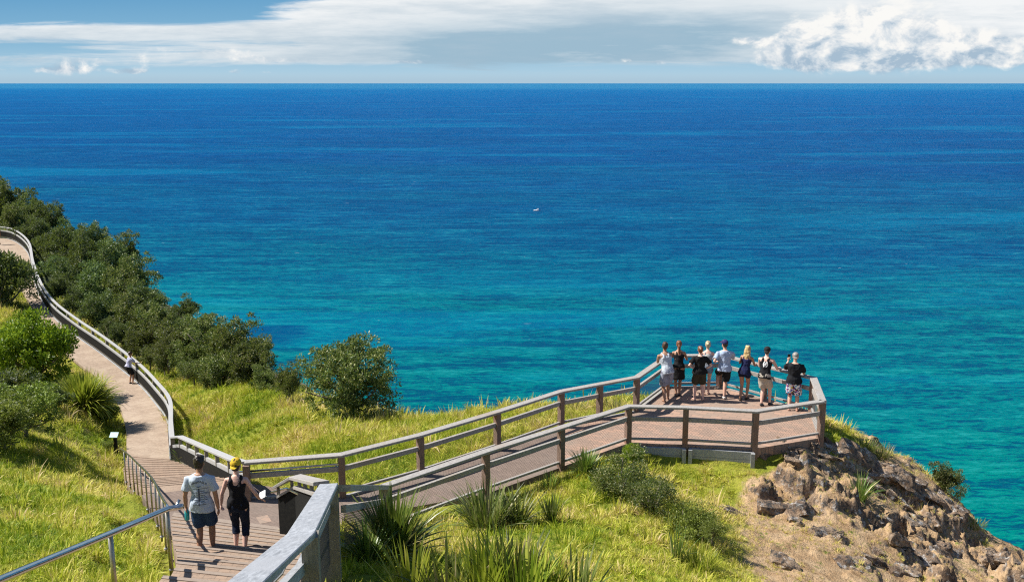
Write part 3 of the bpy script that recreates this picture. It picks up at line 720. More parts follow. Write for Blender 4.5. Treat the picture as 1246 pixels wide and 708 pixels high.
e = empty('steel_handrail', ih[0], 'short steel handrail bracketed to the walkway railing beyond the woman', 'handrail')
MB().tube(ih, .024, 8).build('rail', M['steel'], e, True)
for s in (.1, .5, .93):
    p = ih[0]*(1-s)+ih[1]*s; MB().tube([p, p+np.array([0, .0, -.06]), p+np.array([0.02, .16, -.08])], .01, 6).build('bracket', M['steel'], e, True)
ih = [PH(330, 599, 7.42), PH(349, 594, 7.3), PH(380, 609, 6.7), A0+np.array([-.3, -.1, -.42]), K0+np.array([-.2, 0, -.4]), B0+np.array([-.2, 0, -.4])]
e = empty('steel_handrail', ih[0], 'steel handrail fixed to the inside of the dark boarded wing', 'handrail')
MB().tube(ih, .022, 8).build('rail', M['steel'], e, True)

# retaining wall under the near edge
def wall(label, a, c, top, h, out=.09):
    d = (c-a); d /= np.linalg.norm(d); nrm = np.array([d[1], -d[0]]); rz = math.atan2(d[1], d[0]); L = np.linalg.norm(c-a)
    mid = (a+c)/2+nrm*out
    e = empty('retaining_wall', (mid[0], mid[1], top-h), label, 'retaining wall')
    n = max(2, int(round(h/.2)))
    for k in range(n):
        hh = h/n; MB().box((mid[0], mid[1], top-hh*(k+.5)), L, .075, hh-.008, rz).build('sleeper', M['sleeper'], e)
    for q in (a+d*.03, c-d*.03):
        p = q+nrm*(out+.085); MB().box((p[0], p[1], top-h/2-.08), .1, .09, h+.14, rz).build('stake', M['sleeper'], e)
wall('grey sleeper retaining wall under the lookout, right hand section', xy(cap[11])+np.array([.12, 0]), xy(cap[10]), ZW-.05, .62)
wall('grey sleeper retaining wall under the lookout, low left hand section', xy(cap[12])+np.array([.1, 0]), xy(cap[11])+np.array([.0, 0]), ZW-.05, .42, .07)
# timber kerb round the platform and the walkway
mb = MB(); pk = [np.array([*xy(c_), ZW+.1]) for c_ in cap[1:10]]
mb.sweep([p-np.array([0, 0, .065]) for p in pk], .1, .1); props(mb.build('deck_kerb', M['cap']), 'grey timber kerb round the lookout floor', kind='structure')
props(slab('landing_patch', [xy(PH(u, v, 9.4)) for u, v in ((312, 637), (326, 634), (331, 642), (317, 645))], ZW+.004, .02, M['deck'], None), 'paler repaired pavers on the landing')

# information post by the path
b0 = PD(141, 543, 33.0); b0[2] = gz(b0[0], b0[1])
e = empty('information_post', b0, 'small dark post with tilted pale panel on the grass left of the steps', 'sign')
MB().box(b0+np.array([0, 0, .4]), .1, .1, .84).build('post', M['wiredark'], e)
mb = MB(); mb.box((0, 0, 0), .28, .22, .03); Mx = Matrix.Rotation(R(35), 3, 'X')
mb.v = [tuple(np.array(Mx@Vector(p))+b0+np.array([-.03, 0, .86])) for p in mb.v]; mb.build('panel', simple('pale_blue_panel', (.55, .72, .74), (.45, .62, .66), 6, .3), e)
# boat and gulls far out
bt = PH(653, 256.5, CZ); bt[2] = 0
e = empty('motor_boat', bt, 'tiny white boat far out on the blue water', 'boat')
mb = MB(); mb.rings([((bt[0]-2.0, bt[1], .2), .2, .2), ((bt[0]-1.3, bt[1], .25), .6, .3), ((bt[0]+.7, bt[1], .25), .7, .3), ((bt[0]+1.5, bt[1], .25), .65, .28)], 12, (0, 1, 0)); mb.build('hull', M['white'], e)
mb = MB(); mb.box((bt[0]+.8, bt[1], .85), 1.1, .9, .7); mb.box((bt[0]+.75, bt[1], 1.24), 1.3, 1.0, .08); mb.build('cabin', M['white'], e)
mb = MB(); mb.tube([(bt[0]-.2, bt[1], .5), (bt[0]-.2, bt[1], 2.0)], .05, 6); mb.build('mast', M['black'], e)
for k, (u, v) in enumerate(((328, 420.5), (331.5, 421))):
    p = PH(u, v, CZ-6)
    mb = MB(); mb.ell(p, (.32, .14, .13))
    for s in (-1, 1):
        mb.add([p+np.array([-.12, 0, .05]), p+np.array([.14, 0, .05]), p+np.array([.1, s*.35, .18]), p+np.array([-.02, s*.75, .08]), p+np.array([-.12, s*.35, .18]), p+np.array([0, s*.35, .14])], [(0, 1, 2, 4), (4, 2, 3), (1, 0, 5, 2), (0, 4, 3, 5)])
    props(mb.build('gull', M['white']), 'small white gull gliding over the turquoise water by the bushes', 'bird', 'gulls low over the water')
# ================================================================ PEOPLE
DG = bpy.context.evaluated_depsgraph_get
def fuse(name, mb, mat, vox, parent, smooth_it=4, fold=0.0, fsc=6.0):
    """weld overlapping tapered volumes into one continuous skin"""
    me = mkmesh(name, mb.v, mb.f, mat); o = bpy.data.objects.new(name, me); C.objects.link(o)
    r = o.modifiers.new('r', 'REMESH'); r.mode = 'VOXEL'; r.voxel_size = vox; r.use_smooth_shade = True
    s = o.modifiers.new('s', 'SMOOTH'); s.factor = .5; s.iterations = smooth_it
    bpy.context.view_layer.update()
    nm = bpy.data.meshes.new_from_object(o.evaluated_get(DG())); o.modifiers.clear(); o.data = nm
    bpy.data.meshes.remove(me); nm.name = name
    if fold:
        for v in nm.vertices:
            p = v.co; v.co = p+v.normal*(fold*mn.fractal(Vector((p.x*fsc, p.y*fsc, p.z*fsc*.7)), 1, 2, 3))
    nm.polygons.foreach_set('use_smooth', [True]*len(nm.polygons))
    o.parent = parent; return o
def cloth(name, c, c2=None, rough=.85, sc=30): return simple(name, c, c2 or tuple(x*.85 for x in c), 5, rough, .25, sc, spec=.2)
SK = {'fair': simple('fair_skin', (.62, .38, .28), (.55, .32, .23), 9, .5, spec=.35), 'tan': simple('tanned_skin', (.42, .23, .14), (.36, .19, .12), 9, .5, spec=.35), 'pink': simple('pale_pink_skin', (.7, .45, .36), (.62, .37, .29), 9, .5, spec=.35)}
HR = {'dark': simple('dark_hair', (.02, .014, .01), (.04, .028, .02), 30, .45), 'brown': simple('brown_hair', (.09, .045, .025), (.05, .025, .015), 30, .45), 'auburn': simple('auburn_hair', (.2, .08, .035), (.12, .045, .02), 30, .45),
      'blonde': simple('blonde_hair', (.62, .47, .22), (.4, .27, .12), 26, .45, .5, 40, stretch=(1, 1, .25)), 'fairh': simple('fair_hair', (.5, .42, .27), (.36, .29, .17), 30, .45), 'grey': simple('grey_short_hair', (.32, .3, .27), (.2, .18, .16), 30, .5)}
def ik(a, b, l1, l2, pole):
    a, b, pole = map(lambda q: np.array(q, float), (a, b, pole)); d = b-a; L = min(np.linalg.norm(d), (l1+l2)*.998); e = d/np.linalg.norm(d)
    x = (l1*l1-l2*l2+L*L)/(2*L); h = math.sqrt(max(l1*l1-x*x, 0)); p = pole-e*(pole@e); p /= np.linalg.norm(p)+1e-9
    return a+e*x+p*h, a+e*L
def person(label, foot, yaw, h, skin, hair, top, bottom, arms, legs=None, lean=0.0, side=0.0, female=False, shoes=None, hat=None, head=(0, 0), vox=.011, build_=1.0, hips=(0, 0), extra=None, held=None):
    s = h/1.75; build_ *= 1.06; V3 = lambda x, y, z: np.array([x, y, z], float)*s
    e = empty('person', foot, label, 'person', None, yaw)
    fw = .86 if female else 1.0; hw = 1.06 if female else 1.0
    pel = V3(hips[0], hips[1], .93); up_ = np.array([math.sin(side), math.sin(lean)*math.cos(side), math.cos(lean)*math.cos(side)]); fwd = np.cross(up_, np.array([1., 0, 0])); fwd = np.array([0, 1., 0])-up_*up_[1]; fwd /= np.linalg.norm(fwd); rt = np.cross(fwd, up_)
    def B(x, y, z): return pel+(rt*x+fwd*y+up_*z)*s         # torso frame, origin at pelvis
    sk = SK[skin]; b = build_
    TR = [(B(0, 0, -.10), .13*hw*b, .095*b), (B(0, -.01, -.03), .165*hw*b, .115*b), (B(0, -.008, .06), .155*hw*b, .11*b), (B(0, .0, .16), .132*fw*b, .095*b), (B(0, 0, .27), .148*fw*b, .105*b), (B(0, .0, .37), .165*fw*b, .112*b), (B(0, -.008, .45), .168*fw*b, .1*b), (B(0, -.01, .50), .12*fw*b, .075*b), (B(0, -.005, .535), .066, .062)]
    TR = [(c, rx*s, ry*s) for c, rx, ry in TR]
    body = MB(); body.rings(TR, 22, rt)
    nk = B(0, .0, .51); hc = nk+np.array([head[0]*.05, .025+head[1]*.06, .185])*s+fwd*0
    body.tube([nk-up_*.03*s, nk+(hc-nk)*.65], [.056*s*(.9 if female else 1), .05*s*(.9 if female else 1)], 12)
    # head: skull, jaw, nose, brow, lips, ears
    hy = -head[0]; Rh = Matrix.Rotation(hy, 3, 'Z')@Matrix.Rotation(-head[1]*.6, 3, 'X'); Rn = np.array(Rh)
    def Hd(x, y, z): return hc+Rn@np.array([x, y, z])*s
    body.ell(Hd(0, -.005, .03), np.array([.078, .098, .094])*s, M=Rn); body.ell(Hd(0, .02, -.04), np.array([.058, .07, .075])*s, M=Rn)
    body.ell(Hd(0, .096, -.01), np.array([.013, .02, .026])*s, M=Rn); body.ell(Hd(0, .08, .022), np.array([.05, .014, .012])*s, M=Rn); body.ell(Hd(0, .083, -.048), np.array([.024, .012, .009])*s, M=Rn); body.ell(Hd(0, .075, -.09), np.array([.024, .02, .018])*s, M=Rn)
    for q in (-1, 1): body.ell(Hd(q*.077, -.005, -.005), np.array([.01, .02, .032])*s, M=Rn)
    sho = {}
    for q, nm in ((-1, 'L'), (1, 'R')):
        sh = B(q*.185*fw*(b*.5+.5), -.005, .445); a = arms[nm]        # a: (wrist target in body space, pole)
        wt, pole = np.array(a[0], float)*s, a[1]
        el, wr = ik(sh, wt, .285*s, .25*s, pole); sho[nm] = (sh, el, wr)
        k = (.88 if female else 1.0)*(.6+.4*b)
        body.tube([B(q*.1*fw, -.005, .45), sh, sh*.55+el*.45, el, el*.55+wr*.45, wr], np.array([.05, .053*k, .046*k, .038*k, .038*k, .024*k])*s, 12)
        # hand: palm, four fingers of different length, thumb
        d = wr-el; d /= np.linalg.norm(d); hd = np.array(a[2], float) if len(a) > 2 else d; hd = hd/np.linalg.norm(hd)
        sdv = np.cross(hd, np.array([0, 0, 1.]) if abs(hd[2]) < .8 else np.array([0, 1., 0])); sdv /= np.linalg.norm(sdv); nrm = np.cross(sdv, hd); curl = a[3] if len(a) > 3 else .35
        if hd[2] < -.6: sdv, nrm = nrm, np.array([-q, 0, 0.])
        pc = wr+hd*.05*s
        Mh = np.c_[sdv, nrm, hd]; body.ell(pc, np.array([.04, .017, .052])*s, M=Mh)
        cd = np.array([0, 0, -1.]) if abs(hd[2]) < .6 else np.array([-q*.8, .3, 0]); cd = cd/np.linalg.norm(cd)
        for f, (off, L) in enumerate(((-.03, .062), (-.01, .076), (.011, .07), (.031, .055))):
            b0_ = wr+(hd*.075+sdv*off)*s; d1 = hd*math.cos(curl)+cd*math.sin(curl); d2 = hd*math.cos(curl*2.2)+cd*math.sin(curl*2.2)
            body.tube([b0_, b0_+d1*L*.5*s, b0_+(d1*.5+d2*.5)*L*s], np.array([.0105, .0095, .008])*s, 7)
        tb = wr+(hd*.025+sdv*(-.032))*s; td = (hd*.75-sdv*.6+cd*.3); td /= np.linalg.norm(td); body.tube([tb, tb+td*.035*s, tb+td*.035*s+(hd*.9+cd*.3)*.026*s], np.array([.013, .011, .0085])*s, 7)
    lg = {}
    legs = legs or {}
    for q, nm in ((-1, 'L'), (1, 'R')):
        hp = pel+np.array([q*.09*hw, 0, -.04])*s; a = legs.get(nm, ((q*.1, 0, .085), (0, 1, 0)))
        kn, an = ik(hp, np.array(a[0])*s, .435*s, .415*s, a[1]); k = (.95 if female else 1.0)*(.5+.5*b)
        body.tube([hp, hp*.6+kn*.4, kn, kn*.62+an*.38, an], np.array([.092*hw, .079, .054, .055, .034])*s*k, 14)
        toe = a[2] if len(a) > 2 else (q*.12, 1, 0); td = np.array(toe, float); td /= np.linalg.norm(td); lg[nm] = (hp, kn, an, td)
        dn = np.array([0, 0, -.05*s])
        body.tube([an-td*.045*s+dn, an+dn*.7+td*.03*s, an+dn*1.2+td*.1*s, an+dn*1.4+td*.165*s], np.array([.032, .036, .03, .018])*s, 10, ry=.8)
    bo = fuse('body', body, sk, vox, e, 3)
    for q in (-1, 1): MB().ell(Hd(q*.03, .086, .004), np.array([.011, .008, .008])*s, 8, 6).build('eye', M['black'], e, True, local=True)
    # ---- clothes
    def infl(rs, d, sc=1.0): return [(c, rx*sc+d*s, ry*sc+d*s) for c, rx, ry in rs]
    if top:
        kind, col = top[0], top[1]; T = MB()
        if kind in ('tee', 'loose'):
            dd = .018 if kind == 'tee' else .03
            body_rs = infl([(B(0, -.01, top[2] if len(top) > 2 else -.06), .172*hw*b*s, .125*b*s)]+TR[1:3], dd+.016)[0:1 if (top[2] if len(top) > 2 else -.06) > -.04 else 3]+infl(TR[3:8], dd); body_rs[-1] = (TR[7][0]+up_*.015*s, TR[7][1]+.012*s, TR[7][2]+.014*s)
            T.rings(body_rs, 26, rt)
            for q, nm in ((-1, 'L'), (1, 'R')):
                sh, el, wr = sho[nm]; T.tube([B(q*.1*fw, -.005, .455), sh, sh*.45+el*.55, sh*.28+el*.72], np.array([.062, .068, .07, .073])*s*(.6+.4*b), 16)
        elif kind in ('tank', 'strap'):
            z0 = top[2] if len(top) > 2 else -.05
            T.rings(infl([(B(0, -.01, z0), .17*hw*b*s, .12*b*s), (B(0, -.008, .06), .158*hw*b*s, .112*b*s)], .012)+infl(TR[3:6], .016)+[(B(0, -.005, .41), .15*fw*b*s, .11*b*s)], 24, rt)
            for q in (-1, 1):
                wd = .034 if kind == 'tank' else .018
                T.tube([B(q*.075, -.1*b-.005, .36), B(q*.08, -.085*b-.01, .45), B(q*.085, -.005, .515), B(q*.08, .085*b, .45), B(q*.075, .1*b, .36)], wd*s, 10)
            if kind == 'tank': T.rings([(B(0, -.075*b, .34), .11*fw*s, .04*s), (B(0, -.072*b, .42), .1*fw*s, .036*s), (B(0, -.055*b, .475), .08*fw*s, .03*s)], 14, rt)
        elif kind == 'dress':
            T.rings(infl([(B(0, .0, -.30), .2*s, .15*s), (B(0, -.005, -.12), .185*s, .135*s)]+TR[1:6], .013)+[(B(0, -.005, .40), .14*fw*s, .1*s)], 24, rt)
            for q in (-1, 1): T.tube([B(q*.06, -.1, .35), B(q*.075, -.08, .45), B(q*.08, 0, .51), B(q*.075, .08, .45), B(q*.06, .1, .35)], .015*s, 8)
        shirt = fuse('shirt' if kind != 'dress' else 'dress', T, col, vox+.002, e, 5, .02*s, 8/s)
        if extra: extra(e, shirt, s, B, up_, rt, fwd)
    if bottom:
        kind, col = bottom[0], bottom[1]; T = MB(); wst = bottom[2] if len(bottom) > 2 else .02
        if kind in ('shorts', 'capri', 'boardies', 'hotpants'):
            r0 = {'shorts': .022, 'capri': .010, 'boardies': .032, 'hotpants': .014}[kind]
            T.rings(infl([(B(0, 0, -.10), .14*hw*b*s, .105*b*s), TR[1]], min(r0, .016))+infl([TR[2]], .008), 24, rt)
            fr = {'shorts': .86, 'capri': 1.35, 'boardies': .95, 'hotpants': .3}[kind]
            for nm in 'LR':
                hp, kn, an, td = lg[nm]; P_ = [hp+np.array([0, 0, .02])*s]
                if fr <= 1: P_ += [hp*(1-fr/2)+kn*fr/2, hp*(1-fr)+kn*fr]; rr_ = np.array([.1, .088+r0, .082+r0*1.3 if kind != 'hotpants' else .1])*s
                else: P_ += [hp*.5+kn*.5, kn, kn*.6+an*.4]; rr_ = np.array([.1, .083, .065, .062])*s
                T.tube(P_, rr_*(.5+.5*b), 16)
        elif kind == 'skirt':
            T.rings([(pel+np.array([0, 0, -.36])*s, .2*s, .16*s), (pel+np.array([0, 0, -.18])*s, .19*s, .15*s), (B(0, 0, -.02), .18*hw*s, .13*s), (B(0, 0, .07), .158*s, .112*s)], 24, rt)
        fuse('shorts' if kind != 'skirt' else 'skirt', T, col, vox+.002, e, 4, .014*s, 9/s)
    if shoes:
        for nm in 'LR':
            hp, kn, an, td = lg[nm]; dn = np.array([0, 0, -.05*s]); T = MB()
            T.tube([an-td*.06*s+dn, an-td*.02*s+dn*.8, an+dn*.8+td*.05*s, an+dn*1.2+td*.12*s, an+dn*1.3+td*.19*s], np.array([.034, .046, .044, .038, .022])*s, 12, ry=.8)
            fuse('shoe', T, shoes, vox, e, 2)
    # ---- hair
    hk, hm = hair; T = MB()
    if hk != 'bald':
        T.ell(Hd(0, -.018, .045), np.array([.09, .104, .095])*s, M=Rn); T.ell(Hd(0, -.05, -.005), np.array([.074, .06, .075])*s, M=Rn)
        if hk == 'messy': T.ell(Hd(0, -.005, .075), np.array([.08, .09, .075])*s, M=Rn)
        if hk in ('messy', 'short', 'bun'):
            hg = random.Random(len(label))
            for _ in range(26 if hk == 'messy' else 14):
                a_, b_ = hg.uniform(0, 6.28), hg.uniform(.15, 1.25); rr_ = hg.uniform(.016, .028)*(1.25 if hk == 'messy' else .8)
                T.ell(Hd(math.cos(a_)*math.sin(b_)*.085, -.02+math.sin(a_)*math.sin(b_)*.1, .045+math.cos(b_)*.092), np.array([rr_, rr_, rr_*.8])*s, 8, 6)
        if hk == 'pony': T.tube([Hd(0, -.1, .02), Hd(0, -.135, -.03), Hd(.0, -.14, -.14), Hd(0, -.13, -.27), Hd(0, -.12, -.36)], np.array([.03, .034, .04, .032, .012])*s, 10)
        if hk == 'bun': T.ell(Hd(0, -.115, .05), np.array([.042, .04, .042])*s)
        if hk == 'long': T.rings([(Hd(0, -.02, .04), .087*s, .1*s), (Hd(0, -.05, -.05), .1*s, .085*s), (Hd(0.01, -.09, -.16), .115*s, .07*s), (Hd(.0, -.11, -.27), .105*s, .055*s), (Hd(-.01, -.115, -.36), .07*s, .035*s), (Hd(-.01, -.11, -.4), .03*s, .02*s)], 18)
        fuse('hair', T, hm, vox, e, 2, .02*s if hk in ('long',) else .008*s, 16/s)
    if hat:
        hc_, back, c2_ = hat; T = MB(); T.ell(Hd(0, -.012, .058), np.array([.096, .112, .092])*s, M=Rn)
        fuse('cap', T, hc_, vox, e, 2); dirn = -1 if back else 1; T = MB()
        T.rings([(Hd(0, dirn*.06, .045), .07*s, .01*s), (Hd(0, dirn*.12, .04 if not back else .02), .066*s, .008*s), (Hd(0, dirn*.16, .028 if not back else .0), .04*s, .007*s)], 16); fuse('cap_peak', T, c2_, vox*.8, e, 1)
        if back:
            T = MB(); T.tube([Hd(-.045, .085, .05), Hd(0, .092, .055), Hd(.045, .085, .05)], .008*s, 6); T.build('cap_strap', c2_, e, True, local=True)
    if held: held(e, sho, s, B)
    return e
def project_on(shirt, polys, B_, thick=.004):
    """lay a printed mark onto the back of a garment"""
    bm = bmesh.new(); bm.from_mesh(shirt.data); bv = BVHTree.FromBMesh(bm); V = []; Fs = []
    for pl in polys:
        pts = [bv.ray_cast(Vector((x, -1.0, z)), Vector((0, 1, 0)))[0] for x, z in pl]
        if any(p is None for p in pts): continue
        k = len(V); n = len(pts); V += [(p.x, p.y-thick, p.z) for p in pts]+[(p.x, p.y+.003, p.z) for p in pts]
        Fs += [tuple(range(k, k+n)), tuple(reversed(range(k+n, k+2*n)))]+[(k+i, k+n+i, k+n+(i+1) % n, k+(i+1) % n) for i in range(n)]
    bm.free(); return V, Fs
def bar(x0, z0, x1, z1, w, n=4):
    out = []; d = np.array([x1-x0, z1-z0]); L = np.linalg.norm(d); nn = np.array([-d[1], d[0]])/L*w/2
    for i in range(n):
        a = np.array([x0, z0])+d*i/n; c = np.array([x0, z0])+d*(i+1)/n; out.append([tuple(a-nn), tuple(c-nn), tuple(c+nn), tuple(a+nn)])
    return out
def tee_print(e, shirt, s, B, up_, rt, fwd):
    g = random.Random(3); P_ = []; zt = 1.33*s
    for k in range(9):                                   # arched line of block letters
        an = (k-4)*.2; cx, cz = math.sin(an)*.155*s, zt-.1*s+math.cos(an)*.13*s; c_, s_ = math.cos(-an), math.sin(-an)
        def W_(x, z): return cx+(x*c_-z*s_)*s, cz+(x*s_+z*c_)*s
        L_ = [((-.008, -.014), (-.008, .014))]
        L_ += g.choice([[((-.008, .013), (.009, .013)), ((-.008, -.0), (.006, 0))], [((.008, -.014), (.008, .014)), ((-.008, 0), (.008, 0))], [((-.008, -.013), (.009, -.013))], [((-.008, .013), (.008, .013)), ((-.008, -.013), (.008, -.013)), ((.008, -.014), (.008, .014))]])
        for a, c in L_: P_ += bar(*W_(*a), *W_(*c), .007*s, 1)
    for q in (-1, 1): P_ += bar(q*.0, zt-.055*s, q*.03*s, zt-.04*s, .012*s, 2)
    P_ += bar(-.14*s, zt-.085*s, .14*s, zt-.085*s, .007*s, 8)+bar(0, zt-.09*s, 0, zt-.36*s, .026*s, 8)
    for k in range(7):
        z = zt-(.125+.036*k)*s; w_ = (.055+.07*abs(math.sin(k*1.1+.5)))*s
        for q in (-1, 1):
            P_ += bar(q*.022*s, z, q*w_, z-.006*s+.012*s*(k % 2), .009*s, 4)
            if k % 2: P_ += bar(q*w_*.7, z-.016*s, q*(w_+.02*s), z-.014*s, .006*s, 3)
    V, Fs = project_on(shirt, P_, B); MB().add(V, Fs).build('print', simple('dark_slate_print', (.07, .085, .12), (.1, .12, .16), 20, .8), e, local=True)
def skull_print(e, shirt, s, B, up_, rt, fwd):
    P_ = []; c = (0, 1.27*s)
    for k in range(10):
        for r0, r1 in ((.045, .075), (0.012, .03)):
            if k in (2, 7) and r0 > .03: continue
            a0, a1 = k*.628, (k+.86)*.628; P_.append([(c[0]+math.cos(a)*r*s*1.0, c[1]+math.sin(a)*r*s*1.25) for r, a in ((r0, a0), (r0, a1), (r1, a1), (r1, a0))])
    P_ += bar(-.03*s, c[1]-.03*s, .04*s, c[1]+.03*s, .014*s, 3)+bar(.0, c[1]+.03*s, -.045*s, c[1]+.0, .012*s, 3)
    V, Fs = project_on(shirt, P_, B); MB().add(V, Fs).build('print', M['white'], e, local=True)
DZ = ZW+.006
def foot_at(u, v, z): return PH(u, v, CZ-z)
def yaw_to(deg): return R(deg)                      # 0 looks straight out to sea, + turns left
# resting arm helpers in body space (metres for a 1.75 m figure)
hang = lambda q, y=.02: ((q*.25, y, .80), (q*.3, -1, 0))
rail_h = lambda q, x=.2, y=.42, z=1.06: ((q*x, y, z), (q*.25, -.2, -1), (q*-.3, 1, 0), .5)
hip_h = lambda q: ((q*.17, .03, 1.02), (q, -.5, 0), (-q*.6, .6, -.5), .4)

# the couple on the steps
gman = foot_at(252, 676, CZ-G(14.85)+.0); gman[2] = 0
def stair_z(y): return CZ-G(y)
def on_stair(u, v):
    # walk the sight line down to the stair line
    for D in np.arange(20, 9, -.01):
        p = PD(u, v, D)
        if p[2] >= stair_z(D): return p
    return p
def bottle_held(e, sho, s, B):
    w_ = np.array(sho['L'][2])+np.array([0, .02, -.06]); Mw = e.matrix_basis
    loc = e.location+Matrix.Rotation(e.rotation_euler[2], 3, 'Z')@Vector(w_)
    mt, t, b, out, tc = material('teal_plastic_bottle'); t.put(b.inputs['Base Color'], (.05, .5, .55, 1)); b.inputs['Roughness'].default_value = .25; b.inputs['Transmission Weight'].default_value = .25
    h_ = empty('water_bottle', loc-Vector((0, 0, .16)), 'translucent teal water bottle hanging from the left hand of the man in grey', 'bottle')
    T = MB(); c = np.array(loc); T.tube([c+np.array([0, 0, z]) for z in (-.17, -.16, -.03, -.01, .02)], [.034, .038, .038, .03, .016], 14); T.build('bottle_body', mt, h_, True)
    T = MB(); T.tube([c+np.array([0, 0, .018]), c+np.array([0, 0, .045])], .02, 12); T.build('bottle_cap', M['black'], h_, True)
def paper_held(e, sho, s, B):
    w_ = np.array(sho['R'][2]); loc = e.location+Matrix.Rotation(e.rotation_euler[2], 3, 'Z')@Vector(w_); c = np.array(loc)+np.array([.03, .09, .03])
    T = MB(); T.box((0, 0, 0), .11, .16, .008); Mx = Matrix.Rotation(R(-28), 3, 'Y')@Matrix.Rotation(R(25), 3, 'X'); T.v = [tuple(np.array(Mx@Vector(p))+c) for p in T.v]
    props(T.build('folded_paper', M['white']), 'folded white paper held in the right hand of the woman in black', 'paper')
fm = on_stair(250, 677)
bracelet = None
person('young man in grey printed t-shirt and navy shorts walking down the steps', (fm[0], fm[1], fm[2]), R(4), 1.73, 'tan', ('messy', HR['dark']), ('tee', cloth('grey_tshirt', (.48, .54, .62), (.42, .48, .56)), -.1), ('shorts', cloth('navy_shorts', (.018, .045, .1), (.03, .065, .14))),
       {'L': ((-.27, .06, .86), (-.5, -1, 0), (-.05, .2, -1), .5), 'R': ((.26, .0, .84), (.5, -1, 0), (.05, .1, -1), .35)}, {'L': ((-.085, -.03, .085), (0, 1, 0), (-.15, 1, 0)), 'R': ((.1, .12, .085), (0, 1, 0), (.25, 1, 0))},
       build_=.95, shoes=simple('blue_shoes', (.1, .25, .45), (.2, .35, .5), 9, .6), vox=.009, extra=tee_print, held=bottle_held, head=(.0, -.1))
fw_ = on_stair(293, 673)
person('woman in black tank top, navy capri leggings and yellow cap turned backwards', (fw_[0], fw_[1], fw_[2]), R(2), 1.66, 'pink', ('short', HR['dark']), ('tank', cloth('black_tank', (.012, .012, .015)), -.06), ('capri', cloth('navy_leggings', (.012, .018, .04), (.02, .03, .06))),
       {'L': ((-.31, .1, .88), (-.6, -1, 0), (-.1, .3, -1), .5), 'R': ((.34, .16, .95), (.6, -1, -.2), (.5, .6, -.4), .4)}, {'L': ((-.085, .04, .085), (0, 1, 0)), 'R': ((.085, -.05, .085), (0, 1, 0))},
       shoes=simple('dark_maroon_shoes', (.06, .03, .045), (.04, .02, .03), 9, .6), hat=(cloth('yellow_cap', (.62, .42, .03), (.56, .36, .03)), True, cloth('yellow_peak', (.66, .46, .04))), vox=.009, female=True, build_=.98, held=paper_held, head=(.15, -.1))
# the eight at the lookout
def dk(u, v): p = foot_at(u, v, DZ); return (p[0], p[1], DZ)
red_board = simple('patterned_board_shorts', (.02, .025, .06), (.3, .32, .4), 3.5, .8, c3=(.03, .02, .05))
person('man in pale grey singlet and patterned navy board shorts leaning forward, leftmost of the group', dk(811, 487), R(14), 1.79, 'tan', ('short', HR['brown']), ('tank', cloth('pale_singlet', (.5, .54, .6), (.42, .46, .52)), -.1), ('boardies', red_board),
       {'L': ((-.1, .45, 1.13), (-.2, 0, -1), (.3, .6, .5), .5), 'R': ((.12, .5, 1.1), (.3, -.1, -1), (-.3, .8, .4), .5)}, {'L': ((-.12, -.16, .085), (0, 1, 0)), 'R': ((.07, .05, .085), (0, 1, 0))}, lean=.3, side=-.1, hips=(-.02, -.06), head=(.3, -.1))
person('woman in black dress with long brown ponytail leaning on the rail, second from left', dk(824.5, 482), R(-4), 1.72, 'tan', ('pony', HR['auburn']), ('strap', cloth('black_top', (.012, .012, .014)), -.02), ('skirt', cloth('black_skirt', (.014, .013, .014))),
       {'L': ((-.22, .42, 1.12), (-.5, -.2, -1), (-.4, 1, 0), .4), 'R': ((.24, .42, 1.12), (.5, -.2, -1), (.4, 1, 0), .4)}, {'L': ((-.05, -.04, .085), (0, 1, 0)), 'R': ((.05, .05, .085), (0, 1, 0))}, lean=.24, female=True, shoes=M['black'], hips=(0, -.04))
person('woman in black t-shirt and dark olive shorts standing with both hands on her hips', dk(850, 487), R(0), 1.66, 'pink', ('bun', HR['auburn']), ('tee', cloth('black_tee', (.012, .012, .012)), -.04), ('shorts', cloth('olive_shorts', (.045, .04, .025))),
       {'L': hip_h(-1), 'R': hip_h(1)}, {'L': ((-.13, 0, .085), (0, 1, 0), (-.3, 1, 0)), 'R': ((.13, -.01, .085), (0, 1, 0), (.3, 1, 0))}, female=True, build_=1.14)
def pack_(e, shirt, s, B, up_, rt, fwd):
    T = MB(); c = B(0, -.17, .3); T.ell(c, (.12*s, .07*s, .15*s)); fuse('small_backpack', T, cloth('grey_floral_backpack', (.2, .22, .25), (.45, .45, .42), sc=9), .012, e, 2)
person('fair-haired woman with small grey backpack and blue denim shorts behind the woman in black t-shirt', dk(859, 480), R(-10), 1.66, 'pink', ('bun', HR['fairh']), ('strap', cloth('pale_top', (.3, .33, .38)), -.04), ('hotpants', cloth('denim_shorts', (.16, .27, .42), (.22, .33, .48))),
       {'L': rail_h(-1, .22, .38), 'R': rail_h(1, .24, .42, 1.08)}, {'L': ((-.06, -.04, .085), (0, 1, 0)), 'R': ((.07, .06, .085), (0, 1, 0))}, lean=.1, female=True, extra=pack_, hips=(0, -.03))
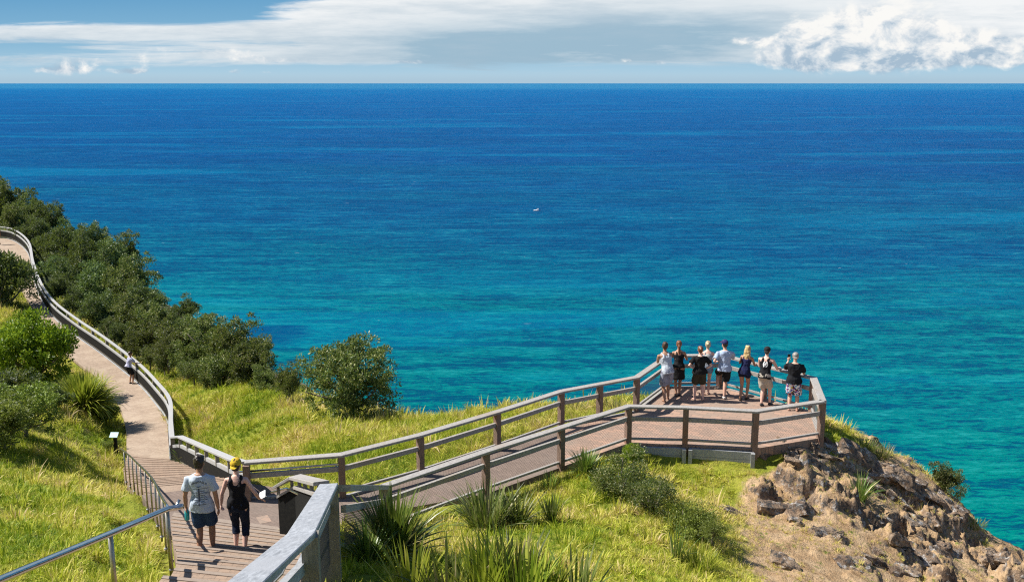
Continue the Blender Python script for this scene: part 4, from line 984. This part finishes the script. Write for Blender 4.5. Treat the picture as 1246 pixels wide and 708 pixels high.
person('man in pale blue checked shirt, black shorts and navy cap with one foot bent back', dk(880, 485), R(-4), 1.8, 'fair', ('short', HR['dark']), ('tee', simple('pale_blue_checked_shirt', (.4, .48, .62), (.28, .36, .52), 28, .85, .2, 40), -.08), ('shorts', cloth('black_shorts', (.014, .014, .016))),
       {'L': ((-.24, .12, 1.06), (-.5, -1, -.1), (.5, .6, .2), .5), 'R': ((.3, .44, 1.09), (.4, -.3, -1), (.3, 1, 0), .4)}, {'R': ((.02, -.02, .085), (0, 1, 0), (-.2, 1, 0)), 'L': ((-.16, .2, .32), (0, 1, .3), (-.2, 1, -.5))}, hat=(cloth('navy_cap', (.03, .035, .12)), False, cloth('dark_red_peak', (.14, .02, .03))), head=(-.5, .0), shoes=simple('pale_shoes', (.6, .55, .5), (.5, .45, .4), 9, .6), lean=.05)
person('woman with long loose blonde hair in navy top and short navy shorts', dk(906, 486), R(-30), 1.66, 'tan', ('long', HR['blonde']), ('strap', cloth('navy_top', (.015, .02, .07)), -.1), ('hotpants', cloth('dark_navy_shorts', (.012, .014, .035))),
       {'L': ((-.28, .4, 1.1), (-.3, -.2, -1), (-.5, 1, 0), .4), 'R': ((.2, .42, 1.09), (.3, -.2, -1), (.2, 1, 0), .4)}, {'L': ((-.1, -.16, .085), (0, 1, 0)), 'R': ((.04, .04, .085), (0, 1, 0))}, lean=.24, side=.06, female=True, shoes=simple('brown_sandals', (.08, .05, .03), (.05, .03, .02), 9, .7), hips=(-.03, -.05))
person('man in black singlet with round white print, black and white cap and khaki shorts', dk(930, 493), R(-32), 1.76, 'pink', ('short', HR['dark']), ('tank', cloth('black_singlet', (.012, .012, .014)), -.1), ('shorts', cloth('khaki_shorts', (.36, .32, .26), (.44, .4, .34))),
       {'L': ((-.22, .4, 1.1), (-.2, -.2, -1), (.3, 1, 0), .5), 'R': ((.27, .36, 1.08), (.6, -.4, -1), (-.1, 1, .1), .5)}, {'L': ((-.06, -.1, .085), (0, 1, 0)), 'R': ((.12, .1, .085), (0, 1, 0))}, lean=.22, shoes=M['black'], hat=(cloth('black_cap', (.02, .02, .022)), True, cloth('black_cap_peak', (.03, .03, .03))), extra=skull_print, hips=(-.02, -.06))
mt, t, b, out, tc = material('multicoloured_patterned_shorts'); vo = t.new('ShaderNodeTexVoronoi'); t.l.new(tc.outputs['Object'], vo.inputs['Vector']); vo.inputs['Scale'].default_value = 26
sp_ = t.new('ShaderNodeSeparateXYZ'); t.l.new(vo.outputs['Color'], sp_.inputs[0])
t.put(b.inputs['Base Color'], t.ramp(sp_.outputs[0], [(0, (.02, .02, .04)), (.3, (.75, .75, .78)), (.55, (.12, .05, .3)), (.68, (.1, .35, .6)), (.78, (.7, .7, .75)), (.9, (.5, .06, .1)), (.96, (.6, .45, .05))], 'CONSTANT')); b.inputs['Roughness'].default_value = .85
def phone_held(e, sho, s, B):
    w_ = np.array(sho['L'][2])+np.array([.01, .03, .12]); loc = e.location+Matrix.Rotation(e.rotation_euler[2], 3, 'Z')@Vector(w_)
    T = MB(); T.sweep([(loc[0]-.04, loc[1]+.0, loc[2]+.07), (loc[0]+.04, loc[1]+.01, loc[2]+.07)], .012, .15, bev=.003); props(T.build('phone', M['black']), 'dark phone held up in front by the man in patterned shorts', 'phone')
person('man in black t-shirt and bright patterned board shorts holding up a phone', dk(964, 499.5), R(-18), 1.72, 'fair', ('bald', None), ('tee', cloth('black_tshirt', (.012, .013, .016)), -.08), ('boardies', mt),
       {'L': ((-.2, .3, 1.42), (-.4, 0, -1), (0, .2, 1), .5), 'R': ((.22, .36, 1.1), (.5, -.5, -1), (-.3, 1, 0), .5)}, {'L': ((-.1, -.02, .085), (0, 1, 0)), 'R': ((.13, -.02, .085), (0, 1, 0))}, build_=1.12, hat=(HR['grey'], True, HR['grey']), held=phone_held)
# two further along the lower path
pth = PH(160.5, 467, 14.5)
person('woman in pale lilac top and black shorts leaning on the path railing', (pth[0], pth[1], CZ-14.5), R(-38), 1.66, 'tan', ('bun', HR['brown']), ('tee', cloth('lilac_tee', (.5, .5, .68)), .0), ('shorts', cloth('black_short_shorts', (.012, .012, .014))),
       {'L': ((-.28, .4, 1.08), (-.3, -.2, -1), (-.3, 1, 0), .4), 'R': ((.22, .4, 1.08), (.3, -.2, -1), (.3, 1, 0), .4)}, {'L': ((-.1, -.04, .085), (0, 1, 0)), 'R': ((.1, .0, .085), (0, 1, 0))}, lean=.3, female=True, shoes=M['black'], vox=.02, hips=(0, -.12))
pth = PH(-.5, 297.5, 13.9)
person('distant person in rust-red clothes on the path at the left edge', (pth[0], pth[1], CZ-13.9), R(150), 1.7, 'tan', ('short', HR['fairh']), ('tee', cloth('rust_shirt', (.3, .12, .09)), -.06), ('shorts', cloth('rust_trousers', (.2, .08, .05))),
       {'L': hang(-1), 'R': hang(1)}, None, shoes=M['black'], vox=.02)
# ================================================================ PLANTS
def crown_mesh(name, n_clump, per, clump_r, ll, lw, mat, seed, flat=.85, jag=.0, limbs=True, lobe=1.0, low=.28):
    """unit-radius crown: leaves clustered in rosettes spread through an uneven volume"""
    g = np.random.default_rng(seed)
    d = g.normal(size=(n_clump, 3)); d /= np.linalg.norm(d, axis=1)[:, None]; d[:, 2] = np.abs(d[:, 2])*np.where(g.random(n_clump) > low, 1, -.55-low*.6)
    lob = 1+lobe*.28*np.sin(d[:, 0]*4+seed)+lobe*.24*np.cos(d[:, 1]*5+seed*2)+.16*np.sin(d[:, 2]*7+seed)
    rad = (g.random(n_clump)**.33)*lob*(1-clump_r*.6)*.95; rad += jag*(g.random(n_clump) < .12)*g.random(n_clump)
    cc = d*rad[:, None]*np.array([1, 1, flat])
    n = n_clump*per; ci = np.repeat(np.arange(n_clump), per)
    o = g.normal(size=(n, 3)); o /= np.linalg.norm(o, axis=1)[:, None]; o[:, 2] = np.where(g.random(n) < .75, np.abs(o[:, 2]), o[:, 2])
    cr = clump_r*(.6+.8*g.random(n_clump))[ci]
    p = cc[ci]+o*(cr*g.random(n)**.45)[:, None]
    ax = o+g.normal(size=(n, 3))*.45; ax /= np.linalg.norm(ax, axis=1)[:, None]
    sd_ = np.cross(ax, g.normal(size=(n, 3))); sd_ /= np.linalg.norm(sd_, axis=1)[:, None]
    L = ll*(.6+.8*g.random(n))[:, None]; Wd = lw*(.7+.6*g.random(n))[:, None]
    V = np.stack([p, p+ax*L*.5+sd_*Wd*.5, p+ax*L, p+ax*L*.5-sd_*Wd*.5], 1).reshape(-1, 3)
    Fc = np.arange(n*4).reshape(n, 4)
    me = mkmesh(name, V, Fc, mat); tr = None
    if limbs:
        mb = MB(); base = np.array([0, 0, -1.5])
        mb.tube([base, np.array([.05, 0, -.9]), np.array([.02, .03, -.45])], [.085, .065, .05], 7)
        for k in g.choice(n_clump, 14, replace=False):
            q = cc[k]; mid = np.array([.02, .03, -.45])*.5+q*.45+g.normal(size=3)*.06
            mb.tube([np.array([.02, .03, -.5]), mid, q], [.04, .026, .01], 5)
        tr = mkmesh(name+'_trunk', mb.v, mb.f, M['bark'], True)
    return me, tr
def shrub(kind, var, c, r, label, name='shrub', group=None, cat='shrub', rz=None, ztop=None):
    """c: crown centre; the base Empty sits on the ground below it"""
    me, tr = var; g0 = gz(c[0], c[1])
    e = empty(name, (c[0], c[1], g0), label, cat, group)
    o = bpy.data.objects.new('crown', me); C.objects.link(o); o.parent = e; o.location = (0, 0, c[2]-g0); o.scale = (r[0], r[1], r[2]); o.rotation_euler = (0, 0, random.uniform(0, 6.28) if rz is None else rz)
    if tr:
        q = bpy.data.objects.new('trunk', tr); C.objects.link(q); q.parent = e; q.location = o.location; q.scale = o.scale; q.rotation_euler = o.rotation_euler
    return e
V_d = [crown_mesh('banksia_crown', 170, 85, .16, .075, .034, M['crown_dark'], 11+k, .85, .2) for k in range(4)]
V_t = [crown_mesh('banksia_crown_pale', 170, 85, .16, .075, .034, M['crown_tip'], 21+k, .85, .2) for k in range(4)]
slope = [(-8, 246, 20, 104), (8, 250, 20, 100), (35, 262, 18, 97), (58, 274, 17, 94), (18, 268, 14, 90.5), (45, 285, 16, 88), (83, 292, 17, 86), (112, 300, 18, 82), (147, 310, 18, 78), (68, 306, 20, 82),
         (100, 320, 22, 77), (135, 328, 22, 73), (163, 340, 20, 70), (62, 334, 17, 73), (88, 350, 20, 69.5), (116, 356, 24, 67), (150, 362, 24, 64), (178, 370, 20, 62), (94, 372, 15, 61.5),
         (124, 388, 21, 59), (160, 392, 24, 57), (193, 396, 21, 56), (228, 378, 13, 55), (150, 411, 13, 52.5), (183, 414, 18, 51), (215, 416, 22, 50), (243, 402, 20, 50), (257, 428, 24, 46.5), (286, 426, 26, 44),
         (305, 450, 22, 42), (272, 450, 20, 42.5), (228, 436, 16, 46.5), (203, 428, 13, 47.5), (312, 432, 18, 43), (72, 350, 12, 66), (54, 304, 11, 84.5), (56, 322, 10, 79), (66, 358, 11, 66), (108, 385, 12, 60), (134, 404, 12, 55.5), (165, 420, 11, 51), (182, 432, 10, 49.5), (236, 450, 13, 44.5), (262, 466, 12, 42), (322, 465, 14, 39.8), (200, 440, 11, 48)]
for k, (u, v, rp, D) in enumerate(slope):
    c = PD(u, v+1, D); r = rp*1.3*(D*CP+2)/F
    vr = (V_t if (u > 180 and v > 385) or k % 4 == 0 else V_d)[k % 4]
    shrub('b', vr, c, (r*1.05, r*1.05, r*random.uniform(1.05, 1.3)), 'dense dark grey-green coastal shrub in the thicket seaward of the path', group='shrubs of the seaward thicket')
# the lone tree past the meadow
lone = crown_mesh('lone_tree_crown', 330, 85, .13, .055, .024, M['crown_tip'], 5, 1.0, .06, True, .4, .42)
c = PD(427, 464, 31.4); shrub('t', lone, c, (1.58, 1.55, 1.75), 'lone round-crowned coastal tree at the edge of the grass above the sea', 'coastal_tree', cat='tree', rz=.6)
c = PD(351, 468, 36.0); shrub('t', V_t[1], c, (.6, .6, .85), 'small slim shrub between the thicket and the lone tree')
# landward side of the path
c = PD(-2, 348, 61); shrub('t', V_d[1], c, (2.4, 2.2, 3.3), 'dark grey-green tree at the left edge beside the upper path', 'coastal_tree', cat='tree')
br = crown_mesh('bright_bush_crown', 300, 80, .14, .062, .036, M['crown_bright'], 31, .95, .02, True, .35)
def gpix0(u, v):
    for D in np.arange(9, 90, .05):
        p = PD(u, v, D)
        if p[2] < gz(p[0], p[1]): return p
    return p
c = PD(36, 432, 43.5); shrub('t', br, c, (2.2, 2.0, 2.35), 'large bright green rounded bush on the landward side of the path', 'leafy_bush', cat='bush')
ol = crown_mesh('olive_bush_crown', 110, 90, .19, .08, .034, M['crown_olive'], 41, .9, .1)
def gpix(u, v):
    for D in np.arange(9, 90, .05):
        p = PD(u, v, D)
        if p[2] < gz(p[0], p[1]): return p
    return p
for u, v, D, r, vr, lab in ((30, 532, 0, (1.15, 1.05, 1.0), ol, 'olive rounded bush in front of the spiky clump at the path bend'), (0, 548, 0, (1.2, 1.1, .9), ol, 'low olive bush cut by the left edge of the picture'),
                            (-12, 512, 0, (1.3, 1.1, 1.1), V_d[0], 'dark shadowed bush beneath the large bright green bush'), (66, 500, 0, (.6, .5, .55), V_d[2], 'small dark bush hugging the path edge below the bright bush'),
                            (126, 514, 0, (.6, .5, .42), br, 'low yellow-green mound of foliage at the path edge'), (134, 552, 0, (.4, .35, .3), ol, 'tiny dark shrub beside the information post')):
    shrub('t', vr, gpix(u, v)+np.array([0, .2, r[2]*.72]), r, lab, 'bush', cat='bush')
# right-hand hill
sp = crown_mesh('sprawling_shrub_crown', 90, 70, .24, .1, .03, M['crown_olive'], 51, .8, .2)
spd = crown_mesh('dark_shrub_crown', 90, 62, .2, .08, .026, M['crown_tip'], 52, .8, .25)
for u, v, D, r, vr, lab in ((758, 585, 21.0, (.85, .7, .75), spd, 'dark sprawling shrub on the grass below the walkway'), (792, 606, 20.0, (.75, .6, .62), spd, 'widest dark shrub in the middle of the near slope'), (770, 552, 22.4, (.3, .25, .3), br, 'small fresh green sapling against the walkway kerb'),
                            (842, 636, 19.2, (.7, .6, .45), sp, 'thin olive shrub on the near slope beside the bare soil'), (735, 590, 20.8, (.35, .3, .3), sp, 'small olive shrub left of the dark sprawling one'), (868, 645, 18.6, (.35, .3, .25), sp, 'lowest small shrub above the dry grass'),
                            (1151, 588, 26.5, (.6, .5, .6), V_t[0], 'leafy shrub growing out over the cliff edge against the sea')):
    shrub('t', vr, PD(u, v, D), r, lab, 'low_shrub', cat='shrub')
def blades(n, L, w, spread, seed, droop=.5, segs=5, rad=.12):
    g = np.random.default_rng(seed); V = []; Fs = []
    a = g.random(n)*2*math.pi; tilt = np.abs(g.normal(0, spread, n)); tilt = np.minimum(tilt, 1.35); ln = L*(.55+.5*g.random(n))
    rr = rad*np.sqrt(g.random(n)); k = 0; out = []
    for i in range(n):
        d = np.array([math.cos(a[i]), math.sin(a[i])]); s = np.array([-d[1], d[0]])*w*(.6+.7*g.random())
        p = np.array([d[0]*rr[i], d[1]*rr[i], 0]); th = tilt[i]*.6; dr = droop*(.4+g.random())*(tilt[i]+.15); st = ln[i]/segs; tw = g.normal(0, .25)
        for j in range(segs+1):
            ww = 1.0 if j < segs-1 else (.62 if j == segs-1 else .06)
            ww *= .8 if j == 0 else 1
            sx_ = np.array([s[0], s[1], tw*w])*ww*.5
            out += [p-sx_, p+sx_]
            p = p+np.array([d[0]*math.sin(th), d[1]*math.sin(th), math.cos(th)])*st; th += dr/segs*1.6
        for j in range(segs):
            q = k+j*2; Fs.append((q, q+1, q+3, q+2))
        k += (segs+1)*2
    return np.array(out), np.array(Fs)
def strap_plant(u, v, D, L, n, w, spread, mat, label, seed, sx_=1, group=None, name='strap_leaf_clump', droop=.5, rad=.12):
    p = PD(u, v, D); z = gz(p[0], p[1]); V, Fs = blades(n, L, w, spread, seed, droop, 5, rad)
    V = V*np.array([sx_, sx_, 1])+np.array([p[0], p[1], z-.03])
    o = obj(name, mkmesh(name, V, Fs, M[mat])); return props(o, label, 'plant', group)
strap_plant(478, 682, 14.7, 1.25, 420, .034, .62, 'blade', 'big dark green strap-leaved clump right of the grey corner post', 1, rad=.2)
strap_plant(448, 700, 13.9, .8, 120, .03, .8, 'blade', 'low outlying fan of dark strap leaves beside the corner post', 2)
strap_plant(592, 640, 18.3, 1.0, 240, .028, .7, 'blade_pale', 'wide grey-green strap-leaved clump in the middle of the slope', 3, 1.15, rad=.3)
strap_plant(628, 636, 18.6, .9, 150, .028, .75, 'blade_pale', 'pale strap-leaved clump leaning over dead brown leaves', 4, rad=.2)
strap_plant(671, 634, 18.6, .75, 80, .026, .45, 'blade_pale', 'small upright strap-leaved tuft right of the wide clump', 5)
strap_plant(712, 563, 22.3, .72, 230, .022, .75, 'blade', 'compact dark spiky tussock by the walkway post', 6, rad=.1)
strap_plant(669, 566, 21.6, .5, 60, .02, .6, 'blade', 'little green tuft at the walkway edge left of the spiky tussock', 7)
for k, (u, D, L, n) in enumerate(((500, 11.9, .75, 60), (545, 11.7, .8, 70), (590, 11.6, .95, 90), (625, 11.6, 1.0, 90), (665, 11.7, .85, 70), (700, 12.0, .7, 50), (640, 11.2, 1.0, 70))):
    lab = ['leftmost green strap leaves rising from the bottom edge', 'second fan of strap leaves along the bottom edge', 'third tall fan of strap leaves at the bottom edge', 'tallest bright strap leaves at the middle of the bottom edge',
           'fan of strap leaves with pale dead tips at the bottom edge', 'rightmost sparse strap leaves at the bottom edge', 'nearest strap leaves cut by the bottom edge'][k]
    p = PD(u, 708, D); V, Fs = blades(n, L*1.1, .036, .5, 60+k, .35, 5, .22); z = gz(p[0], p[1])
    props(obj('strap_leaf_clump', mkmesh('strap_leaf_clump', V+np.array([p[0], p[1], z-.02]), Fs, M['blade_pale' if k % 2 else 'blade_yellow'])), lab, 'plant', 'strap leaves along the bottom edge')
strap_plant(850, 692, 17.0, .45, 260, .014, .7, 'blade_yellow', 'lush bright green tussock at the foot of the near slope', 8, rad=.35)
strap_plant(822, 682, 17.2, .75, 40, .02, .4, 'blade_pale', 'few tall green blades standing beside the lush tussock', 9)
strap_plant(103, 503, 37.4, 1.75, 1200, .055, .85, 'blade_yellow', 'round spiky yellow-green clump at the inner bend of the path', 10, 1.0, rad=.35, droop=.9)
strap_plant(1045, 612, 23.4, .8, 120, .02, .8, 'blade', 'green grassy clump hanging in the rock crevice', 12, rad=.15)
strap_plant(1053, 546, 26.2, .5, 160, .014, .8, 'blade_pale', 'silvery tufted plant on the cliff crest against the sea', 13, rad=.3)
strap_plant(1071, 551, 26.2, .42, 160, .012, .85, 'blade_pale', 'second silvery tuft further down the cliff crest', 14, rad=.3)
strap_plant(222, 536, 31.2, .8, 90, .02, .6, 'blade', 'small plant poking through the railing at the stair corner', 15)
for k, (u, v, D, L) in enumerate(((455, 513, 30.6, .5), (700, 505, 28.2, .45), (745, 500, 28.0, .5), (470, 517, 30.2, .45), (1185, 640, 25.1, .3))):
    strap_plant(u, v, D, L, 120, .014, .8, 'blade_pale', ['pale tussock under the lone tree', 'dry tussock at the brink behind the far railing', 'tussock at the brink left of the lookout', 'straw-coloured tuft right of the lone tree', 'tiny green tuft low on the cliff edge'][k], 70+k, rad=.3, name='grass_tussock')

# ---------------------------------------------------------------- meadow grass: many small tufts instanced over the turf
m, t, b, out, tc = material('meadow_grass')
gi = t.new('ShaderNodeNewGeometry').outputs['Random Per Island']
ti = t.new('ShaderNodeAttribute', attribute_name='tint', attribute_type='INSTANCER').outputs['Fac']
col = t.ramp(t.m('ADD', t.m('MULTIPLY', gi, .42), t.m('MULTIPLY', ti, .62)), [(0, (.06, .14, .01)), (.22, (.17, .27, .014)), (.46, (.4, .45, .03)), (.7, (.58, .54, .09)), (1, (.66, .5, .27))])
t.put(b.inputs['Base Color'], col); b.inputs['Roughness'].default_value = .55; b.inputs['Specular IOR Level'].default_value = .25
tr = t.new('ShaderNodeBsdfTranslucent'); t.put(tr.inputs[0], col); mx = t.new('ShaderNodeMixShader'); mx.inputs[0].default_value = .35
t.l.new(b.outputs[0], mx.inputs[1]); t.l.new(tr.outputs[0], mx.inputs[2]); t.l.new(mx.outputs[0], out.inputs[0]); M['grass'] = m
tufts = bpy.data.collections.new('tuft_shapes')
for k in range(6):
    V, Fs = blades(18 if k < 4 else 9, .2 if k < 4 else .28, .014, .95 if k < 4 else .5, 100+k, .8, 3, .1)
    o = bpy.data.objects.new('tuft_shape', mkmesh('tuft_shape', V, Fs, m)); tufts.objects.link(o)
def scatter(name, label, X, scl, tint, pick):
    z = ground(X); me = mkmesh(name, np.c_[X, z-.01], [], None)
    n = len(X)
    rot = np.c_[rng.normal(0, .16, n), rng.normal(0, .16, n), rng.random(n)*6.283].astype(np.float32)
    a = me.attributes.new('rot', 'FLOAT_VECTOR', 'POINT'); a.data.foreach_set('vector', rot.ravel())
    for nm, ar in (('scl', scl), ('tint', tint)):
        a = me.attributes.new(nm, 'FLOAT', 'POINT'); a.data.foreach_set('value', ar.astype(np.float32))
    a = me.attributes.new('pick', 'INT', 'POINT'); a.data.foreach_set('value', pick.astype(np.int32))
    o = bpy.data.objects.new(name, me); C.objects.link(o)
    ng = bpy.data.node_groups.new(name, 'GeometryNodeTree')
    ng.interface.new_socket(name='Geometry', in_out='INPUT', socket_type='NodeSocketGeometry'); ng.interface.new_socket(name='Geometry', in_out='OUTPUT', socket_type='NodeSocketGeometry')
    N = ng.nodes; gi_ = N.new('NodeGroupInput'); go = N.new('NodeGroupOutput'); ip = N.new('GeometryNodeInstanceOnPoints'); ci = N.new('GeometryNodeCollectionInfo')
    ci.inputs['Collection'].default_value = tufts; ci.inputs['Separate Children'].default_value = True; ci.inputs['Reset Children'].default_value = True
    def att(nm, ty):
        q = N.new('GeometryNodeInputNamedAttribute'); q.data_type = ty; q.inputs['Name'].default_value = nm; return q.outputs['Attribute']
    L = ng.links; L.new(gi_.outputs[0], ip.inputs['Points']); L.new(ci.outputs[0], ip.inputs['Instance']); ip.inputs['Pick Instance'].default_value = True
    L.new(att('pick', 'INT'), ip.inputs['Instance Index']); L.new(att('rot', 'FLOAT_VECTOR'), ip.inputs['Rotation']); L.new(att('scl', 'FLOAT'), ip.inputs['Scale']); L.new(ip.outputs[0], go.inputs[0])
    md = o.modifiers.new('tufts', 'NODES'); md.node_group = ng
    return props(o, label, kind='stuff')
def candidates(x0, x1, y0, y1, dens):
    n = int((x1-x0)*(y1-y0)*dens); return np.c_[rng.uniform(x0, x1, n), rng.uniform(y0, y1, n)]
def blocked(X):
    bl = (poly_sd(X, walk_poly) < .04)|(poly_sd(X, plat_poly) < .1)
    for L, Rr in lanes:
        Cn = (L+Rr)/2; hw = np.linalg.norm(L-Rr, axis=1)/2
        for i in range(len(Cn)-1):
            d, tt, c = seg_dist(X, Cn[i, :2], Cn[i+1, :2]); bl |= d-(hw[i]*(1-tt)+hw[i+1]*tt) < .04
    return bl
parts = []
for (x0, x1, y0, y1, dens) in ((-6, 12, 10, 16, 150), (-6, 13, 16, 29, 120), (-17, -4, 11, 22, 120), (-22, -6, 22, 40, 80), (-6, 5, 22, 31, 110), (-32, -8, 40, 62, 35), (-14, 2, 29, 40, 70), (-60, -20, 55, 95, 12)):
    X = candidates(x0, x1, y0, y1, dens)
    if parts:
        pass
    parts.append(X)
X = np.concatenate(parts)
z = ground(X); u, v, dep = proj(np.c_[X, z]); X = X[(u > -60) & (u < 1300) & (v < 745) & (dep > 3)]
X = X[~blocked(X)]; sdv, _ = crest_signed(X); z = ground(X); rm = rockmask(X, z)
X, sdv, rm, z = [q[sdv < 2.5] for q in (X, sdv, rm, z)]
cl = fnoise(X, .55, 4, 21.0); cl2 = fnoise(X, 2.3, 3, 33.0); cl3 = fnoise(X, .16, 2, 44.0)
dry = np.maximum(sstep((X[:, 0]-1.8)/3.5)*sstep((27-X[:, 1])/4), .55*sstep((X[:, 0]+3)/3)*sstep((24-X[:, 1])/3)*(cl+.5 > .35))
keepp = (rng.random(len(X)) > rm*1.05)|((rm > .3)&(rng.random(len(X)) < .3)&(cl > -.2))
si = np.clip(np.searchsorted(gx, X[:, 0])-1, 0, nx-2); sj = np.clip(np.searchsorted(gy, X[:, 1])-1, 0, ny-2)
keepp &= rng.random(len(X)) > SCR[sj, si]*.97
keepp &= ~((dry > .5)&(rng.random(len(X)) < .35*dry)&(cl < 0))
X, rm, cl, cl2, cl3, dry = [q[keepp] for q in (X, rm, cl, cl2, cl3, dry)]
n = len(X)
tint = np.clip(.5+.65*cl+.6*cl2+.4*cl3+rng.normal(0, .09, n)+.28*dry+.35*rm, 0, 1)
Dd = X[:, 1]
scl = .6*(.75+.5*rng.random(n))*np.where(rng.random(n) < .05, 1.9, 1)*(1+.75*np.clip(cl2+.5*cl, -.7, .8))*np.interp(Dd, [10, 25, 45, 80], [1.0, 1.2, 1.7, 2.6])*np.where(rm > .5, .6, 1.0)*(1-.2*dry)
pl_sd = poly_sd(X, walk_poly); scl *= np.where(np.minimum(pl_sd, poly_sd(X, plat_poly)) < .5, .5, 1)
scatter('meadow_grass', 'yellow-green meadow grass covering the headland slopes', X, scl, tint, rng.choice(6, n, p=[.2, .2, .2, .2, .1, .1]))
print('TUFTS', n)
# ================================================================ CAMERA
cam = bpy.data.cameras.new('camera'); cam.sensor_width = 36; cam.lens = 36*F/1246; cam.clip_end = 400000; cam.clip_start = .1
co = bpy.data.objects.new('camera', cam); C.objects.link(co); co.location = (0, 0, CZ); co.rotation_euler = (R(90)-PITCH, 0, 0)
sc = bpy.context.scene; sc.camera = co
sc.view_settings.view_transform = 'Standard'; sc.view_settings.look = 'None'; sc.view_settings.exposure = .84; sc.view_settings.gamma = 1; sc.view_settings.use_curve_mapping = False
sc.cycles.max_bounces = 6; sc.cycles.transparent_max_bounces = 8; sc.cycles.use_denoising = False; sc.cycles.filter_width = 1.2
